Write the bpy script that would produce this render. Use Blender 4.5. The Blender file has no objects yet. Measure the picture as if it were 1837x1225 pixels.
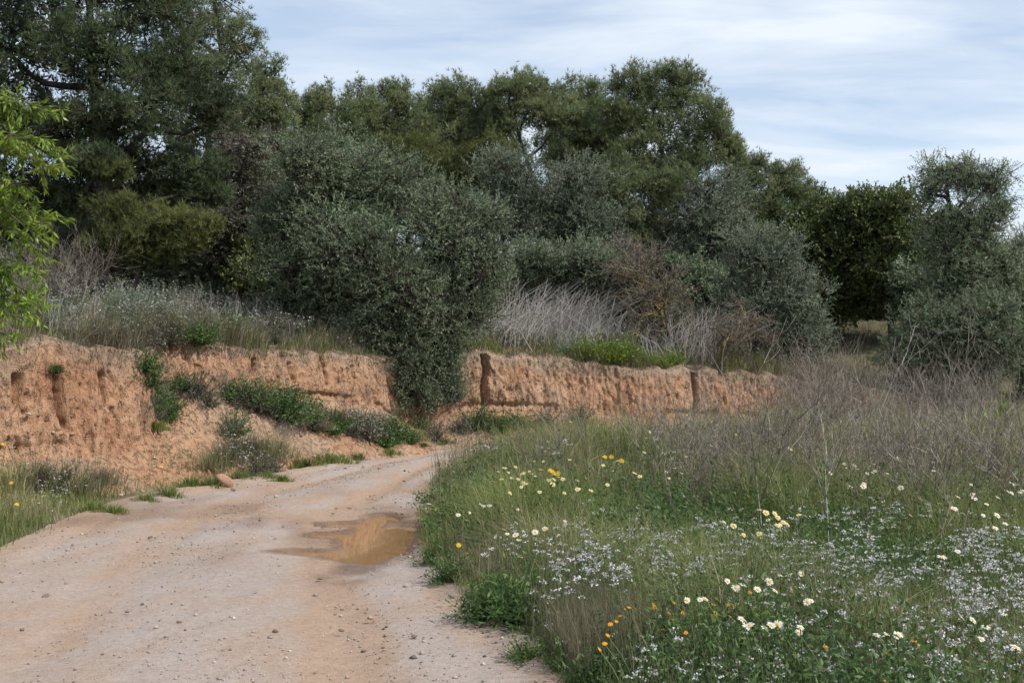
import bpy, math, random
import numpy as np
from mathutils import Vector, Euler, Matrix

# ------------------------------------------------------------------ camera, sky, sun, exposure
SC = bpy.context.scene
COL = SC.collection
F_PX, PX0, HOR, EYE = 2041.0, 918.5, 670.0, 1.6          # pixels of the 1837 x 1225 photograph
cam_d = bpy.data.cameras.new("camera")
cam = bpy.data.objects.new("camera", cam_d)
COL.objects.link(cam)
cam.location = (0, 0, EYE)
cam.rotation_euler = (math.radians(90), 0, 0)
cam_d.sensor_width = 36.0
cam_d.lens = 40.0
cam_d.shift_y = 57.5 / 1837.0
cam_d.clip_start = 0.1
cam_d.clip_end = 4000
SC.camera = cam

SUN_EL, SUN_AZ = math.radians(47), math.radians(116)      # azimuth clockwise from +Y: the sun stands to the right, slightly behind us
world = bpy.data.worlds.new("World")
SC.world = world
world.use_nodes = True
wn, wl = world.node_tree.nodes, world.node_tree.links
wn.clear()
w_out = wn.new("ShaderNodeOutputWorld")
w_bg = wn.new("ShaderNodeBackground")
w_bg.inputs["Strength"].default_value = 0.14
sky = wn.new("ShaderNodeTexSky")
sky.sky_type = 'NISHITA'
sky.sun_disc = False
sky.sun_elevation = SUN_EL
sky.sun_rotation = SUN_AZ
sky.air_density = 1.0
sky.dust_density = 1.2
sky.ozone_density = 1.6
# thin streaky cloud sheet: noise on the direction projected to a flat layer overhead
tc = wn.new("ShaderNodeTexCoord")
sep = wn.new("ShaderNodeSeparateXYZ")
wl.new(tc.outputs["Generated"], sep.inputs[0])
zmax = wn.new("ShaderNodeMath"); zmax.operation = 'MAXIMUM'; zmax.inputs[1].default_value = 0.0
wl.new(sep.outputs["Z"], zmax.inputs[0])
zadd = wn.new("ShaderNodeMath"); zadd.operation = 'ADD'; zadd.inputs[1].default_value = 0.16
wl.new(zmax.outputs[0], zadd.inputs[0])
dx = wn.new("ShaderNodeMath"); dx.operation = 'DIVIDE'
dy = wn.new("ShaderNodeMath"); dy.operation = 'DIVIDE'
wl.new(sep.outputs["X"], dx.inputs[0]); wl.new(zadd.outputs[0], dx.inputs[1])
wl.new(sep.outputs["Y"], dy.inputs[0]); wl.new(zadd.outputs[0], dy.inputs[1])
comb = wn.new("ShaderNodeCombineXYZ")
wl.new(dx.outputs[0], comb.inputs[0]); wl.new(dy.outputs[0], comb.inputs[1])
cmap = wn.new("ShaderNodeMapping")
cmap.inputs["Scale"].default_value = (1.0, 2.6, 1.0)
cmap.inputs["Location"].default_value = (3.1, 1.7, 0.4)
cmap.inputs["Rotation"].default_value = (0, 0, math.radians(8))
wl.new(comb.outputs[0], cmap.inputs[0])
cn = wn.new("ShaderNodeTexNoise")
cn.inputs["Scale"].default_value = 1.5
cn.inputs["Detail"].default_value = 7.0
cn.inputs["Roughness"].default_value = 0.55
cn.inputs["Distortion"].default_value = 0.35
wl.new(cmap.outputs[0], cn.inputs["Vector"])
cr = wn.new("ShaderNodeMapRange")
cr.inputs["From Min"].default_value = 0.36
cr.inputs["From Max"].default_value = 0.66
cr.inputs["To Min"].default_value = 0.38
cr.inputs["To Max"].default_value = 1.0
wl.new(cn.outputs["Fac"], cr.inputs[0])
cmix = wn.new("ShaderNodeMix"); cmix.data_type = 'RGBA'
wl.new(cr.outputs[0], cmix.inputs[0])
wl.new(sky.outputs[0], cmix.inputs[6])
cmix.inputs[7].default_value = (4.95, 5.4, 5.95, 1)
wl.new(cmix.outputs[2], w_bg.inputs["Color"])
wl.new(w_bg.outputs[0], w_out.inputs["Surface"])

sun_d = bpy.data.lights.new("sun", 'SUN')
sun_d.energy = 3.6
sun_d.angle = math.radians(1.6)
sun_d.color = (1.0, 0.955, 0.89)
sun = bpy.data.objects.new("sun", sun_d)
COL.objects.link(sun)
S_DIR = Vector((math.sin(SUN_AZ) * math.cos(SUN_EL), math.cos(SUN_AZ) * math.cos(SUN_EL), math.sin(SUN_EL)))
sun.rotation_euler = S_DIR.to_track_quat('Z', 'Y').to_euler()
sun.location = S_DIR * 100
vs = SC.view_settings
vs.view_transform = 'Standard'
vs.look = 'None'
vs.exposure = 0.32
vs.gamma = 1.0
vs.use_curve_mapping = False
SC.render.engine = 'CYCLES'
SC.cycles.max_bounces = 8
SC.cycles.diffuse_bounces = 5
SC.cycles.glossy_bounces = 2
SC.cycles.transmission_bounces = 5

# ------------------------------------------------------------------ numeric helpers
def rg(seed): return np.random.default_rng(seed)
def unit(v): return v / np.maximum(np.linalg.norm(v, axis=-1, keepdims=True), 1e-9)
def rdir(r, n): return unit(r.normal(size=(n, 3)))
def sm(a, b, x):
    t = np.clip((x - a) / (b - a), 0, 1)
    return t * t * (3 - 2 * t)
def hash3(i, j, k, seed):
    h = (i.astype(np.int64) * 374761393 + j.astype(np.int64) * 668265263 + k.astype(np.int64) * 2147483647 + seed * 1274126177) & 0xFFFFFFFF
    h = ((h ^ (h >> 13)) * 1274126177) & 0xFFFFFFFF
    h = h ^ (h >> 16)
    return (h & 0xFFFF) / 65535.0
def noise(x, y, z=None, seed=0):
    x = np.asarray(x, float); y = np.asarray(y, float)
    z = np.zeros_like(x) if z is None else np.asarray(z, float)
    i, j, k = np.floor(x), np.floor(y), np.floor(z)
    u, v, w = x - i, y - j, z - k
    u, v, w = u * u * (3 - 2 * u), v * v * (3 - 2 * v), w * w * (3 - 2 * w)
    out = 0
    for a in (0, 1):
        for b in (0, 1):
            for c in (0, 1):
                out = out + hash3(i + a, j + b, k + c, seed) * (u if a else 1 - u) * (v if b else 1 - v) * (w if c else 1 - w)
    return out
def fbm(x, y, z=None, seed=0, oct=4, gain=0.5):
    s, amp, tot = 0, 1.0, 0
    x = np.asarray(x, float); y = np.asarray(y, float); z = np.zeros_like(x) if z is None else np.asarray(z, float)
    for o in range(oct):
        s = s + amp * noise(x * 2 ** o, y * 2 ** o, z * 2 ** o, seed + o * 17)
        tot += amp; amp *= gain
    return s / tot

class Acc:                                                  # collects faces, links them as ONE mesh object
    def __init__(self): self.v, self.q, self.t, self.rq, self.rt, self.n = [], [], [], [], [], 0
    def add(self, V, quads=None, tris=None, rq=None, rt=None):
        V = np.asarray(V, float).reshape(-1, 3)
        if quads is not None:
            quads = np.asarray(quads, int).reshape(-1, 4)
            self.q.append(quads + self.n); self.rq.append(np.broadcast_to(0.5 if rq is None else rq, (len(quads),)))
        if tris is not None:
            tris = np.asarray(tris, int).reshape(-1, 3)
            self.t.append(tris + self.n); self.rt.append(np.broadcast_to(0.5 if rt is None else rt, (len(tris),)))
        self.v.append(V); self.n += len(V)
    def mesh(self, name, mat, smooth=False, vattr=None):
        V = np.concatenate(self.v) if self.v else np.zeros((0, 3))
        Q = np.concatenate(self.q) if self.q else np.zeros((0, 4), int)
        T = np.concatenate(self.t) if self.t else np.zeros((0, 3), int)
        R = np.concatenate((self.rq or [np.zeros(0)]) + (self.rt or [np.zeros(0)]))
        me = bpy.data.meshes.new(name)
        me.vertices.add(len(V)); me.vertices.foreach_set("co", V.astype(np.float32).ravel())
        loops = np.concatenate([Q.ravel(), T.ravel()]).astype(np.int32)
        me.loops.add(len(loops)); me.loops.foreach_set("vertex_index", loops)
        nq, nt = len(Q), len(T)
        starts = np.concatenate([np.arange(nq) * 4, nq * 4 + np.arange(nt) * 3]).astype(np.int32)
        me.polygons.add(nq + nt); me.polygons.foreach_set("loop_start", starts)
        if smooth: me.polygons.foreach_set("use_smooth", np.ones(nq + nt, bool))
        a = me.attributes.new("rnd", 'FLOAT', 'FACE')
        a.data.foreach_set("value", R.astype(np.float32))
        for k, val in (vattr or {}).items():
            b = me.attributes.new(k, 'FLOAT', 'POINT'); b.data.foreach_set("value", np.asarray(val, np.float32))
        me.update(calc_edges=True)
        if mat: me.materials.append(mat)
        return me
    def obj(self, name, mat, parent=None, smooth=False, vattr=None):
        return link(name, self.mesh(name, mat, smooth, vattr), parent)

def link(name, me, parent=None):
    o = bpy.data.objects.new(name, me)
    COL.objects.link(o)
    if parent is not None: o.parent = parent
    return o
def tag(o, label=None, cat=None, group=None, kind=None):
    for k, v in (("label", label), ("category", cat), ("group", group), ("kind", kind)):
        if v: o[k] = v
    return o
def empty(name, loc, label, cat, group=None, rz=0.0, scale=1.0):
    o = bpy.data.objects.new(name, None)
    COL.objects.link(o); o.location = loc; o.rotation_euler = (0, 0, rz); o.scale = (scale,) * 3
    o.empty_display_size = 0.2
    return tag(o, label, cat, group)
def copy_tree(o, parent=None):
    c = o.copy(); COL.objects.link(c); c.parent = parent
    for ch in [x for x in o.children]: copy_tree(ch, c)
    return c

def leaf_quads(acc, P, D, L, W, r, rnd, bend=0.0):
    n = len(P); D = unit(D)
    S = unit(np.cross(D, rdir(r, n))); N = np.cross(D, S)
    L = np.broadcast_to(L, (n,))[:, None]; W = np.broadcast_to(W, (n,))[:, None]
    m = P + D * L * 0.45 + N * L * bend
    V = np.stack([P, m + S * W * .5, P + D * L, m - S * W * .5], 1)
    acc.add(V, quads=np.arange(n * 4).reshape(n, 4), rq=rnd)
def needle_tris(acc, P, D, L, W, r, rnd):
    n = len(P); D = unit(D); S = unit(np.cross(D, rdir(r, n)))
    L = np.broadcast_to(L, (n,))[:, None]; W = np.broadcast_to(W, (n,))[:, None]
    V = np.stack([P - S * W * .5, P + S * W * .5, P + D * L], 1)
    acc.add(V, tris=np.arange(n * 3).reshape(n, 3), rt=rnd)
def blades(acc, P, h, w, lean, r, rnd, az=None):
    n = len(P); az = r.uniform(0, 2 * np.pi, n) if az is None else az; b = r.uniform(0, 2 * np.pi, n)
    a = np.stack([np.cos(az), np.sin(az), np.zeros(n)], 1); s = np.stack([np.cos(b), np.sin(b), np.zeros(n)], 1)
    h = np.broadcast_to(h, (n,))[:, None]; w = np.broadcast_to(w, (n,))[:, None]; lean = np.broadcast_to(lean, (n,))[:, None]
    z = np.array([0, 0, 1.0]); m = P + z * h * .55 + a * lean * h * .22; t = P + z * h * (1 - .3 * lean) + a * lean * h * .8
    V = np.stack([P - s * w * .5, P + s * w * .5, m + s * w * .4, m - s * w * .4, t], 1)
    i = np.arange(n)[:, None] * 5
    acc.add(V, quads=i + np.array([0, 1, 2, 3]), rq=rnd, tris=i + np.array([3, 2, 4]), rt=rnd)
def twigs(acc, A, B, ra, rb, k=3, rnd=0.5):
    n = len(A)
    if n == 0: return
    D = unit(B - A); ref = np.where(np.abs(D[:, 2:3]) > .9, np.array([[1.0, 0, 0]]), np.array([[0, 0, 1.0]]))
    S = unit(np.cross(D, ref)); N = np.cross(D, S)
    ra = np.broadcast_to(ra, (n,))[:, None]; rb = np.broadcast_to(rb, (n,))[:, None]
    V = []
    for base, rad in ((A, ra), (B, rb)):
        for j in range(k):
            c, s = math.cos(2 * math.pi * j / k), math.sin(2 * math.pi * j / k)
            V.append(base + (S * c + N * s) * rad)
    V = np.stack(V, 1); i = np.arange(n)[:, None] * 2 * k
    Q = np.concatenate([i + np.array([j, (j + 1) % k, k + (j + 1) % k, k + j]) for j in range(k)])
    rr = np.broadcast_to(rnd, (n,))
    acc.add(V, quads=Q, rq=np.tile(rr, k))
def tube(acc, pts, rad, k=7, rnd=0.5):
    pts = np.asarray(pts, float); n = len(pts); rad = np.asarray(rad, float)
    T = unit(np.gradient(pts, axis=0)); ref = np.array([0.31, 0.95, 0.05])
    S = unit(np.cross(T, ref)); N = np.cross(T, S)
    a = 2 * np.pi * np.arange(k) / k
    V = pts[:, None] + (S[:, None] * np.cos(a)[None, :, None] + N[:, None] * np.sin(a)[None, :, None]) * rad[:, None, None]
    Q = [[i * k + j, i * k + (j + 1) % k, (i + 1) * k + (j + 1) % k, (i + 1) * k + j] for i in range(n - 1) for j in range(k)]
    acc.add(V, quads=Q, rq=rnd)
def curve_pts(a, b, r, n=6, wob=0.12, sag=0.0):
    a, b = np.asarray(a, float), np.asarray(b, float); t = np.linspace(0, 1, n)[:, None]; L = np.linalg.norm(b - a)
    p = a + (b - a) * t
    off = r.normal(size=3) * wob * L; off2 = r.normal(size=3) * wob * .5 * L
    p += np.sin(t * np.pi) * off + np.sin(t * 2 * np.pi) * off2
    p[:, 2:3] += np.sin(t * np.pi) * sag * L
    return p

# ------------------------------------------------------------------ materials
def new_mat(name):
    m = bpy.data.materials.new(name); m.use_nodes = True
    m.node_tree.nodes.clear()
    return m, m.node_tree.nodes, m.node_tree.links
def ramp(nt, stops):
    n = nt.new("ShaderNodeValToRGB"); e = n.color_ramp.elements
    while len(e) < len(stops): e.new(0.5)
    for x, (p, c) in zip(e, stops): x.position = p; x.color = (*c, 1)
    return n
def foliage(name, stops, trans=0.25, rough=0.55, spec=0.35, varscale=0.7, var=0.35):
    m, n, l = new_mat(name)
    out = n.new("ShaderNodeOutputMaterial"); p = n.new("ShaderNodeBsdfPrincipled"); t = n.new("ShaderNodeBsdfTranslucent"); mx = n.new("ShaderNodeMixShader")
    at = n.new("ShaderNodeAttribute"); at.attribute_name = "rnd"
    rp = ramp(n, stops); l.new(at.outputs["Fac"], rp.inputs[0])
    ge = n.new("ShaderNodeNewGeometry"); no = n.new("ShaderNodeTexNoise"); no.inputs["Scale"].default_value = varscale; no.inputs["Detail"].default_value = 3
    l.new(ge.outputs["Position"], no.inputs["Vector"])
    mr = n.new("ShaderNodeMapRange"); mr.inputs[1].default_value = .3; mr.inputs[2].default_value = .7; mr.inputs[3].default_value = 1 - var; mr.inputs[4].default_value = 1 + var
    l.new(no.outputs["Fac"], mr.inputs[0])
    hs = n.new("ShaderNodeHueSaturation"); l.new(rp.outputs[0], hs.inputs["Color"]); l.new(mr.outputs[0], hs.inputs["Value"])
    mh = n.new("ShaderNodeMapRange"); mh.inputs[1].default_value = .3; mh.inputs[2].default_value = .7; mh.inputs[3].default_value = .515; mh.inputs[4].default_value = .485
    l.new(no.outputs["Color"], mh.inputs[0]); l.new(mh.outputs[0], hs.inputs["Hue"])
    l.new(hs.outputs[0], p.inputs["Base Color"]); l.new(hs.outputs[0], t.inputs["Color"])
    p.inputs["Roughness"].default_value = rough; p.inputs["Specular IOR Level"].default_value = spec
    mx.inputs[0].default_value = trans
    l.new(p.outputs[0], mx.inputs[1]); l.new(t.outputs[0], mx.inputs[2]); l.new(mx.outputs[0], out.inputs[0])
    return m
def rough_mat(name, c1, c2, scale=8, bump=0.4, rough=0.9, stretch=(1, 1, 1)):
    m, n, l = new_mat(name)
    out = n.new("ShaderNodeOutputMaterial"); p = n.new("ShaderNodeBsdfPrincipled")
    tc_ = n.new("ShaderNodeTexCoord"); mp = n.new("ShaderNodeMapping"); mp.inputs["Scale"].default_value = stretch
    l.new(tc_.outputs["Object"], mp.inputs[0])
    no = n.new("ShaderNodeTexNoise"); no.inputs["Scale"].default_value = scale; no.inputs["Detail"].default_value = 6; no.inputs["Roughness"].default_value = .65
    l.new(mp.outputs[0], no.inputs["Vector"])
    rp = ramp(n, [(.3, c1), (.7, c2)]); l.new(no.outputs["Fac"], rp.inputs[0]); l.new(rp.outputs[0], p.inputs["Base Color"])
    bm = n.new("ShaderNodeBump"); bm.inputs["Strength"].default_value = bump; bm.inputs["Distance"].default_value = .03
    l.new(no.outputs["Fac"], bm.inputs["Height"]); l.new(bm.outputs[0], p.inputs["Normal"])
    p.inputs["Roughness"].default_value = rough; p.inputs["Specular IOR Level"].default_value = .2
    l.new(p.outputs[0], out.inputs[0])
    return m

M = {}
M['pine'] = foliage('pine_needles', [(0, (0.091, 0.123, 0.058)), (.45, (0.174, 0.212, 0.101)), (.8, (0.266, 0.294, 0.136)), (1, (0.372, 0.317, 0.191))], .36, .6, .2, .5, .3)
M['pine_shaded'] = foliage('shaded_pine_needles', [(0, (0.043, 0.064, 0.034)), (.45, (0.082, 0.113, 0.055)), (.8, (0.139, 0.161, 0.072)), (1, (0.225, 0.193, 0.118))], .3, .6, .2, .6, .4)  # darker copy of the pine needles, partial shade put into the colour
M['pine_yellow'] = foliage('sunny_pine_needles', [(0, (0.066, 0.081, 0.029)), (.5, (0.123, 0.141, 0.046)), (1, (0.198, 0.198, 0.072))], .30, .6, .2, .5, .3)  # yellower needle copy, sunlight on the low boughs put into the colour
M['olive'] = foliage('olive_leaves', [(0, (0.105, 0.143, 0.083)), (.5, (0.188, 0.238, 0.141)), (.85, (0.269, 0.317, 0.204)), (1, (0.349, 0.370, 0.258))], .3, .6, .25, .6, .3)
M['olive_grey'] = foliage('grey_olive_leaves', [(0, (0.117, 0.150, 0.099)), (.5, (0.200, 0.240, 0.167)), (.85, (0.268, 0.310, 0.221)), (1, (0.329, 0.336, 0.260))], .3, .6, .25, .6, .28)
M['olive_dull'] = foliage('dull_olive_leaves', [(0, (0.094, 0.087, 0.067)), (.5, (0.155, 0.147, 0.108)), (1, (0.230, 0.224, 0.172))], .2, .65, .2, .6, .3)
M['carob'] = foliage('carob_leaves', [(0, (0.054, 0.079, 0.027)), (.5, (0.104, 0.137, 0.044)), (1, (0.177, 0.197, 0.069))], .28, .45, .35, .6, .35)
M['almond'] = foliage('almond_leaves', [(0, (0.109, 0.178, 0.022)), (.5, (0.186, 0.273, 0.036)), (1, (0.294, 0.368, 0.061))], .38, .4, .4, 1.5, .2)
M['grass'] = foliage('field_grass', [(0, (0.084, 0.129, 0.027)), (.35, (0.185, 0.235, 0.062)), (.58, (0.269, 0.274, 0.112)), (.78, (0.381, 0.330, 0.207)), (1, (0.470, 0.403, 0.291))], .36, .55, .3, .9, .3)
M['herb'] = foliage('herb_leaves', [(0, (0.042, 0.090, 0.026)), (.5, (0.092, 0.159, 0.047)), (1, (0.177, 0.242, 0.077))], .34, .5, .3, 1.6, .3)
M['dry'] = foliage('dry_straw', [(0, (.13, .105, .075)), (.5, (.24, .205, .16)), (1, (.40, .36, .31))], .2, .7, .2, .8, .25)
M['dry_fine'] = foliage('dry_fine_grass', [(0, (0.089, 0.089, 0.047)), (.5, (0.179, 0.155, 0.100)), (1, (0.304, 0.263, 0.189))], .2, .7, .2, .8, .25)
M['twig'] = foliage('grey_twigs', [(0, (0.079, 0.061, 0.051)), (.5, (0.199, 0.170, 0.142)), (1, (0.419, 0.374, 0.317))], 0, .8, .15, 1.0, .25)
M['stalk'] = foliage('pale_dead_stalks', [(0, (.18, .16, .145)), (.5, (.32, .295, .27)), (1, (.48, .455, .42))], 0, .8, .2, 1.0, .2)
M['lichen'] = foliage('lichen_branches', [(0, (.085, .070, .060)), (.6, (.16, .14, .115)), (.8, (.20, .15, .05)), (1, (.27, .20, .05))], 0, .85, .1, .8, .3)
M['bark'] = rough_mat('dark_bark', (.035, .028, .024), (.085, .07, .06), 9, .8, .9, (1, 1, .35))
M['greybark'] = rough_mat('grey_bark', (.06, .052, .045), (.14, .12, .10), 9, .8, .9, (1, 1, .35))
def plain(name, c, rough=.6, trans=0.0, spec=.3):
    m, n, l = new_mat(name); out = n.new("ShaderNodeOutputMaterial"); p = n.new("ShaderNodeBsdfPrincipled")
    no = n.new("ShaderNodeTexNoise"); no.inputs["Scale"].default_value = 60; hs = n.new("ShaderNodeHueSaturation"); hs.inputs["Color"].default_value = (*c, 1)
    mr = n.new("ShaderNodeMapRange"); mr.inputs[3].default_value = .85; mr.inputs[4].default_value = 1.1
    l.new(no.outputs["Fac"], mr.inputs[0]); l.new(mr.outputs[0], hs.inputs["Value"]); l.new(hs.outputs[0], p.inputs["Base Color"])
    p.inputs["Roughness"].default_value = rough; p.inputs["Specular IOR Level"].default_value = spec
    if trans:
        t = n.new("ShaderNodeBsdfTranslucent"); mx = n.new("ShaderNodeMixShader"); mx.inputs[0].default_value = trans
        l.new(hs.outputs[0], t.inputs[0]); l.new(p.outputs[0], mx.inputs[1]); l.new(t.outputs[0], mx.inputs[2]); l.new(mx.outputs[0], out.inputs[0])
    else: l.new(p.outputs[0], out.inputs[0])
    return m
M['white_petal'] = plain('white_petals', (.78, .76, .68), .6, .25)
M['cream_petal'] = plain('cream_petals', (.74, .70, .42), .6, .25)
M['yellow_petal'] = plain('yellow_petals', (.72, .46, .02), .6, .25)
M['orange_petal'] = plain('orange_petals', (.72, .30, .015), .6, .25)
M['disc'] = plain('yellow_discs', (.62, .36, .02), .8)
M['stem'] = plain('green_stems', (.08, .13, .035), .6, .1)
M['alyssum'] = foliage('tiny_white_flowers', [(0, (.42, .39, .40)), (.5, (.60, .58, .59)), (1, (.78, .77, .77))], .25, .6, .2, 2, .06)

def earth_mat():
    m, n, l = new_mat('orange_clay')
    out = n.new("ShaderNodeOutputMaterial"); p = n.new("ShaderNodeBsdfPrincipled")
    ge = n.new("ShaderNodeNewGeometry")
    def nz(scale, detail=5, st=None, rough=.6):
        v = ge.outputs["Position"]
        if st:
            mp = n.new("ShaderNodeMapping"); mp.inputs["Scale"].default_value = st; l.new(v, mp.inputs[0]); v = mp.outputs[0]
        x = n.new("ShaderNodeTexNoise"); x.inputs["Scale"].default_value = scale; x.inputs["Detail"].default_value = detail; x.inputs["Roughness"].default_value = rough
        l.new(v, x.inputs["Vector"]); return x.outputs["Fac"]
    a = nz(1.1, 5); b = nz(9, 6, (1, 1, .38), .75); c = nz(45, 4)
    r1 = ramp(n, [(.28, (.44, .235, .138)), (.5, (.535, .318, .195)), (.72, (.575, .385, .258))]); l.new(a, r1.inputs[0])
    r2 = ramp(n, [(.30, (.55, .47, .42)), (.48, (.95, .95, .95)), (.7, (1.12, 1.1, 1.08))]); l.new(b, r2.inputs[0])
    mu = n.new("ShaderNodeMix"); mu.data_type = 'RGBA'; mu.blend_type = 'MULTIPLY'; mu.inputs[0].default_value = 1
    l.new(r1.outputs[0], mu.inputs[6]); l.new(r2.outputs[0], mu.inputs[7])
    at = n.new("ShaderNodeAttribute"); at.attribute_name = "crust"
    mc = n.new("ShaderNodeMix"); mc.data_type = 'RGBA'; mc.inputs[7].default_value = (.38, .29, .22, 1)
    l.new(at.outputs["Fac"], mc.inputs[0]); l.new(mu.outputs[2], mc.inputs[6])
    l.new(mc.outputs[2], p.inputs["Base Color"])
    e = nz(15, 4, (1, 1, .42), .6); em = n.new("ShaderNodeMapRange"); em.inputs[1].default_value = .34; em.inputs[2].default_value = .46; l.new(e, em.inputs[0])
    a0 = n.new("ShaderNodeMath"); a0.operation = 'MULTIPLY_ADD'; a0.inputs[1].default_value = .6; l.new(em.outputs[0], a0.inputs[0]); l.new(b, a0.inputs[2])
    ad = n.new("ShaderNodeMath"); ad.operation = 'MULTIPLY_ADD'; ad.inputs[1].default_value = .35; l.new(c, ad.inputs[0]); l.new(a0.outputs[0], ad.inputs[2])
    bm = n.new("ShaderNodeBump"); bm.inputs["Strength"].default_value = 1.0; bm.inputs["Distance"].default_value = .10
    l.new(ad.outputs[0], bm.inputs["Height"]); l.new(bm.outputs[0], p.inputs["Normal"])
    p.inputs["Roughness"].default_value = .95; p.inputs["Specular IOR Level"].default_value = .1
    l.new(p.outputs[0], out.inputs[0])
    return m
M['earth'] = earth_mat()

def road_mat():
    m, n, l = new_mat('dirt_road')
    out = n.new("ShaderNodeOutputMaterial"); p = n.new("ShaderNodeBsdfPrincipled")
    ge = n.new("ShaderNodeNewGeometry")
    def nz(scale, detail=5, rough=.6, st=None):
        v = ge.outputs["Position"]
        if st:
            mp = n.new("ShaderNodeMapping"); mp.inputs["Scale"].default_value = st; l.new(v, mp.inputs[0]); v = mp.outputs[0]
        x = n.new("ShaderNodeTexNoise"); x.inputs["Scale"].default_value = scale; x.inputs["Detail"].default_value = detail; x.inputs["Roughness"].default_value = rough
        l.new(v, x.inputs["Vector"]); return x.outputs["Fac"]
    fine = nz(130, 4, .75); mid = nz(22, 5, .7); big = nz(.9, 5, .6, (1.4, .55, 1))
    at = n.new("ShaderNodeAttribute"); at.attribute_name = "tan"
    aw = n.new("ShaderNodeAttribute"); aw.attribute_name = "wet"
    f = n.new("ShaderNodeMath"); f.operation = 'ADD'; f.use_clamp = True
    b2 = n.new("ShaderNodeMapRange"); b2.inputs[1].default_value = .42; b2.inputs[2].default_value = .66; l.new(big, b2.inputs[0])
    l.new(at.outputs["Fac"], f.inputs[0]); l.new(b2.outputs[0], f.inputs[1])
    cA = n.new("ShaderNodeMix"); cA.data_type = 'RGBA'; cA.inputs[6].default_value = (.372, .318, .285, 1); cA.inputs[7].default_value = (.365, .262, .192, 1)
    l.new(f.outputs[0], cA.inputs[0])
    r2 = ramp(n, [(.30, (.42, .38, .36)), (.43, (.90, .89, .88)), (.60, (1.04, 1.03, 1.02)), (.70, (1.4, 1.4, 1.4))]); l.new(fine, r2.inputs[0])
    r3 = ramp(n, [(.28, (.78, .75, .73)), (.55, (1, 1, 1)), (.75, (1.12, 1.12, 1.12))]); l.new(mid, r3.inputs[0])
    m1 = n.new("ShaderNodeMix"); m1.data_type = 'RGBA'; m1.blend_type = 'MULTIPLY'; m1.inputs[0].default_value = 1
    m2 = n.new("ShaderNodeMix"); m2.data_type = 'RGBA'; m2.blend_type = 'MULTIPLY'; m2.inputs[0].default_value = 1
    l.new(cA.outputs[2], m1.inputs[6]); l.new(r2.outputs[0], m1.inputs[7]); l.new(m1.outputs[2], m2.inputs[6]); l.new(r3.outputs[0], m2.inputs[7])
    mw = n.new("ShaderNodeMix"); mw.data_type = 'RGBA'; mw.blend_type = 'MULTIPLY'; mw.inputs[7].default_value = (.52, .44, .38, 1)
    l.new(aw.outputs["Fac"], mw.inputs[0]); l.new(m2.outputs[2], mw.inputs[6]); l.new(mw.outputs[2], p.inputs["Base Color"])
    rr = n.new("ShaderNodeMapRange"); rr.inputs[3].default_value = .95; rr.inputs[4].default_value = .38; l.new(aw.outputs["Fac"], rr.inputs[0]); l.new(rr.outputs[0], p.inputs["Roughness"])
    p.inputs["Specular IOR Level"].default_value = .25
    ad = n.new("ShaderNodeMath"); ad.operation = 'MULTIPLY_ADD'; ad.inputs[1].default_value = .4; l.new(fine, ad.inputs[0]); l.new(mid, ad.inputs[2])
    bm = n.new("ShaderNodeBump"); bm.inputs["Strength"].default_value = .7; bm.inputs["Distance"].default_value = .02
    l.new(ad.outputs[0], bm.inputs["Height"]); l.new(bm.outputs[0], p.inputs["Normal"])
    l.new(p.outputs[0], out.inputs[0])
    return m
M['road'] = road_mat()
M['soil'] = rough_mat('field_soil', (.085, .065, .042), (.20, .15, .10), 3.0, .6)
M['hill'] = rough_mat('hillside_soil', (.055, .06, .028), (.17, .135, .085), 2.2, .6)
M['gravel'] = foliage('gravel_chips', [(0, (.13, .10, .085)), (.3, (.24, .19, .16)), (.7, (.36, .305, .26)), (1, (.47, .42, .37))], 0, .85, .2, 3, .15)
M['stone'] = rough_mat('brown_stone', (.13, .09, .07), (.33, .25, .20), 14, .6)
M['pale_stone'] = rough_mat('pale_stone', (.33, .27, .22), (.52, .45, .38), 14, .5)
M['orange_rock'] = rough_mat('orange_rock', (.30, .17, .10), (.50, .33, .23), 9, .9)
def water():
    m, n, l = new_mat('muddy_water'); out = n.new("ShaderNodeOutputMaterial"); p = n.new("ShaderNodeBsdfPrincipled")
    p.inputs["Base Color"].default_value = (.27, .155, .075, 1); p.inputs["Roughness"].default_value = .03; p.inputs["IOR"].default_value = 1.33
    no = n.new("ShaderNodeTexNoise"); no.inputs["Scale"].default_value = 5; bm = n.new("ShaderNodeBump"); bm.inputs["Strength"].default_value = .05; bm.inputs["Distance"].default_value = .01
    l.new(no.outputs["Fac"], bm.inputs["Height"]); l.new(bm.outputs[0], p.inputs["Normal"]); l.new(p.outputs[0], out.inputs[0])
    return m
M['water'] = water()

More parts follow.
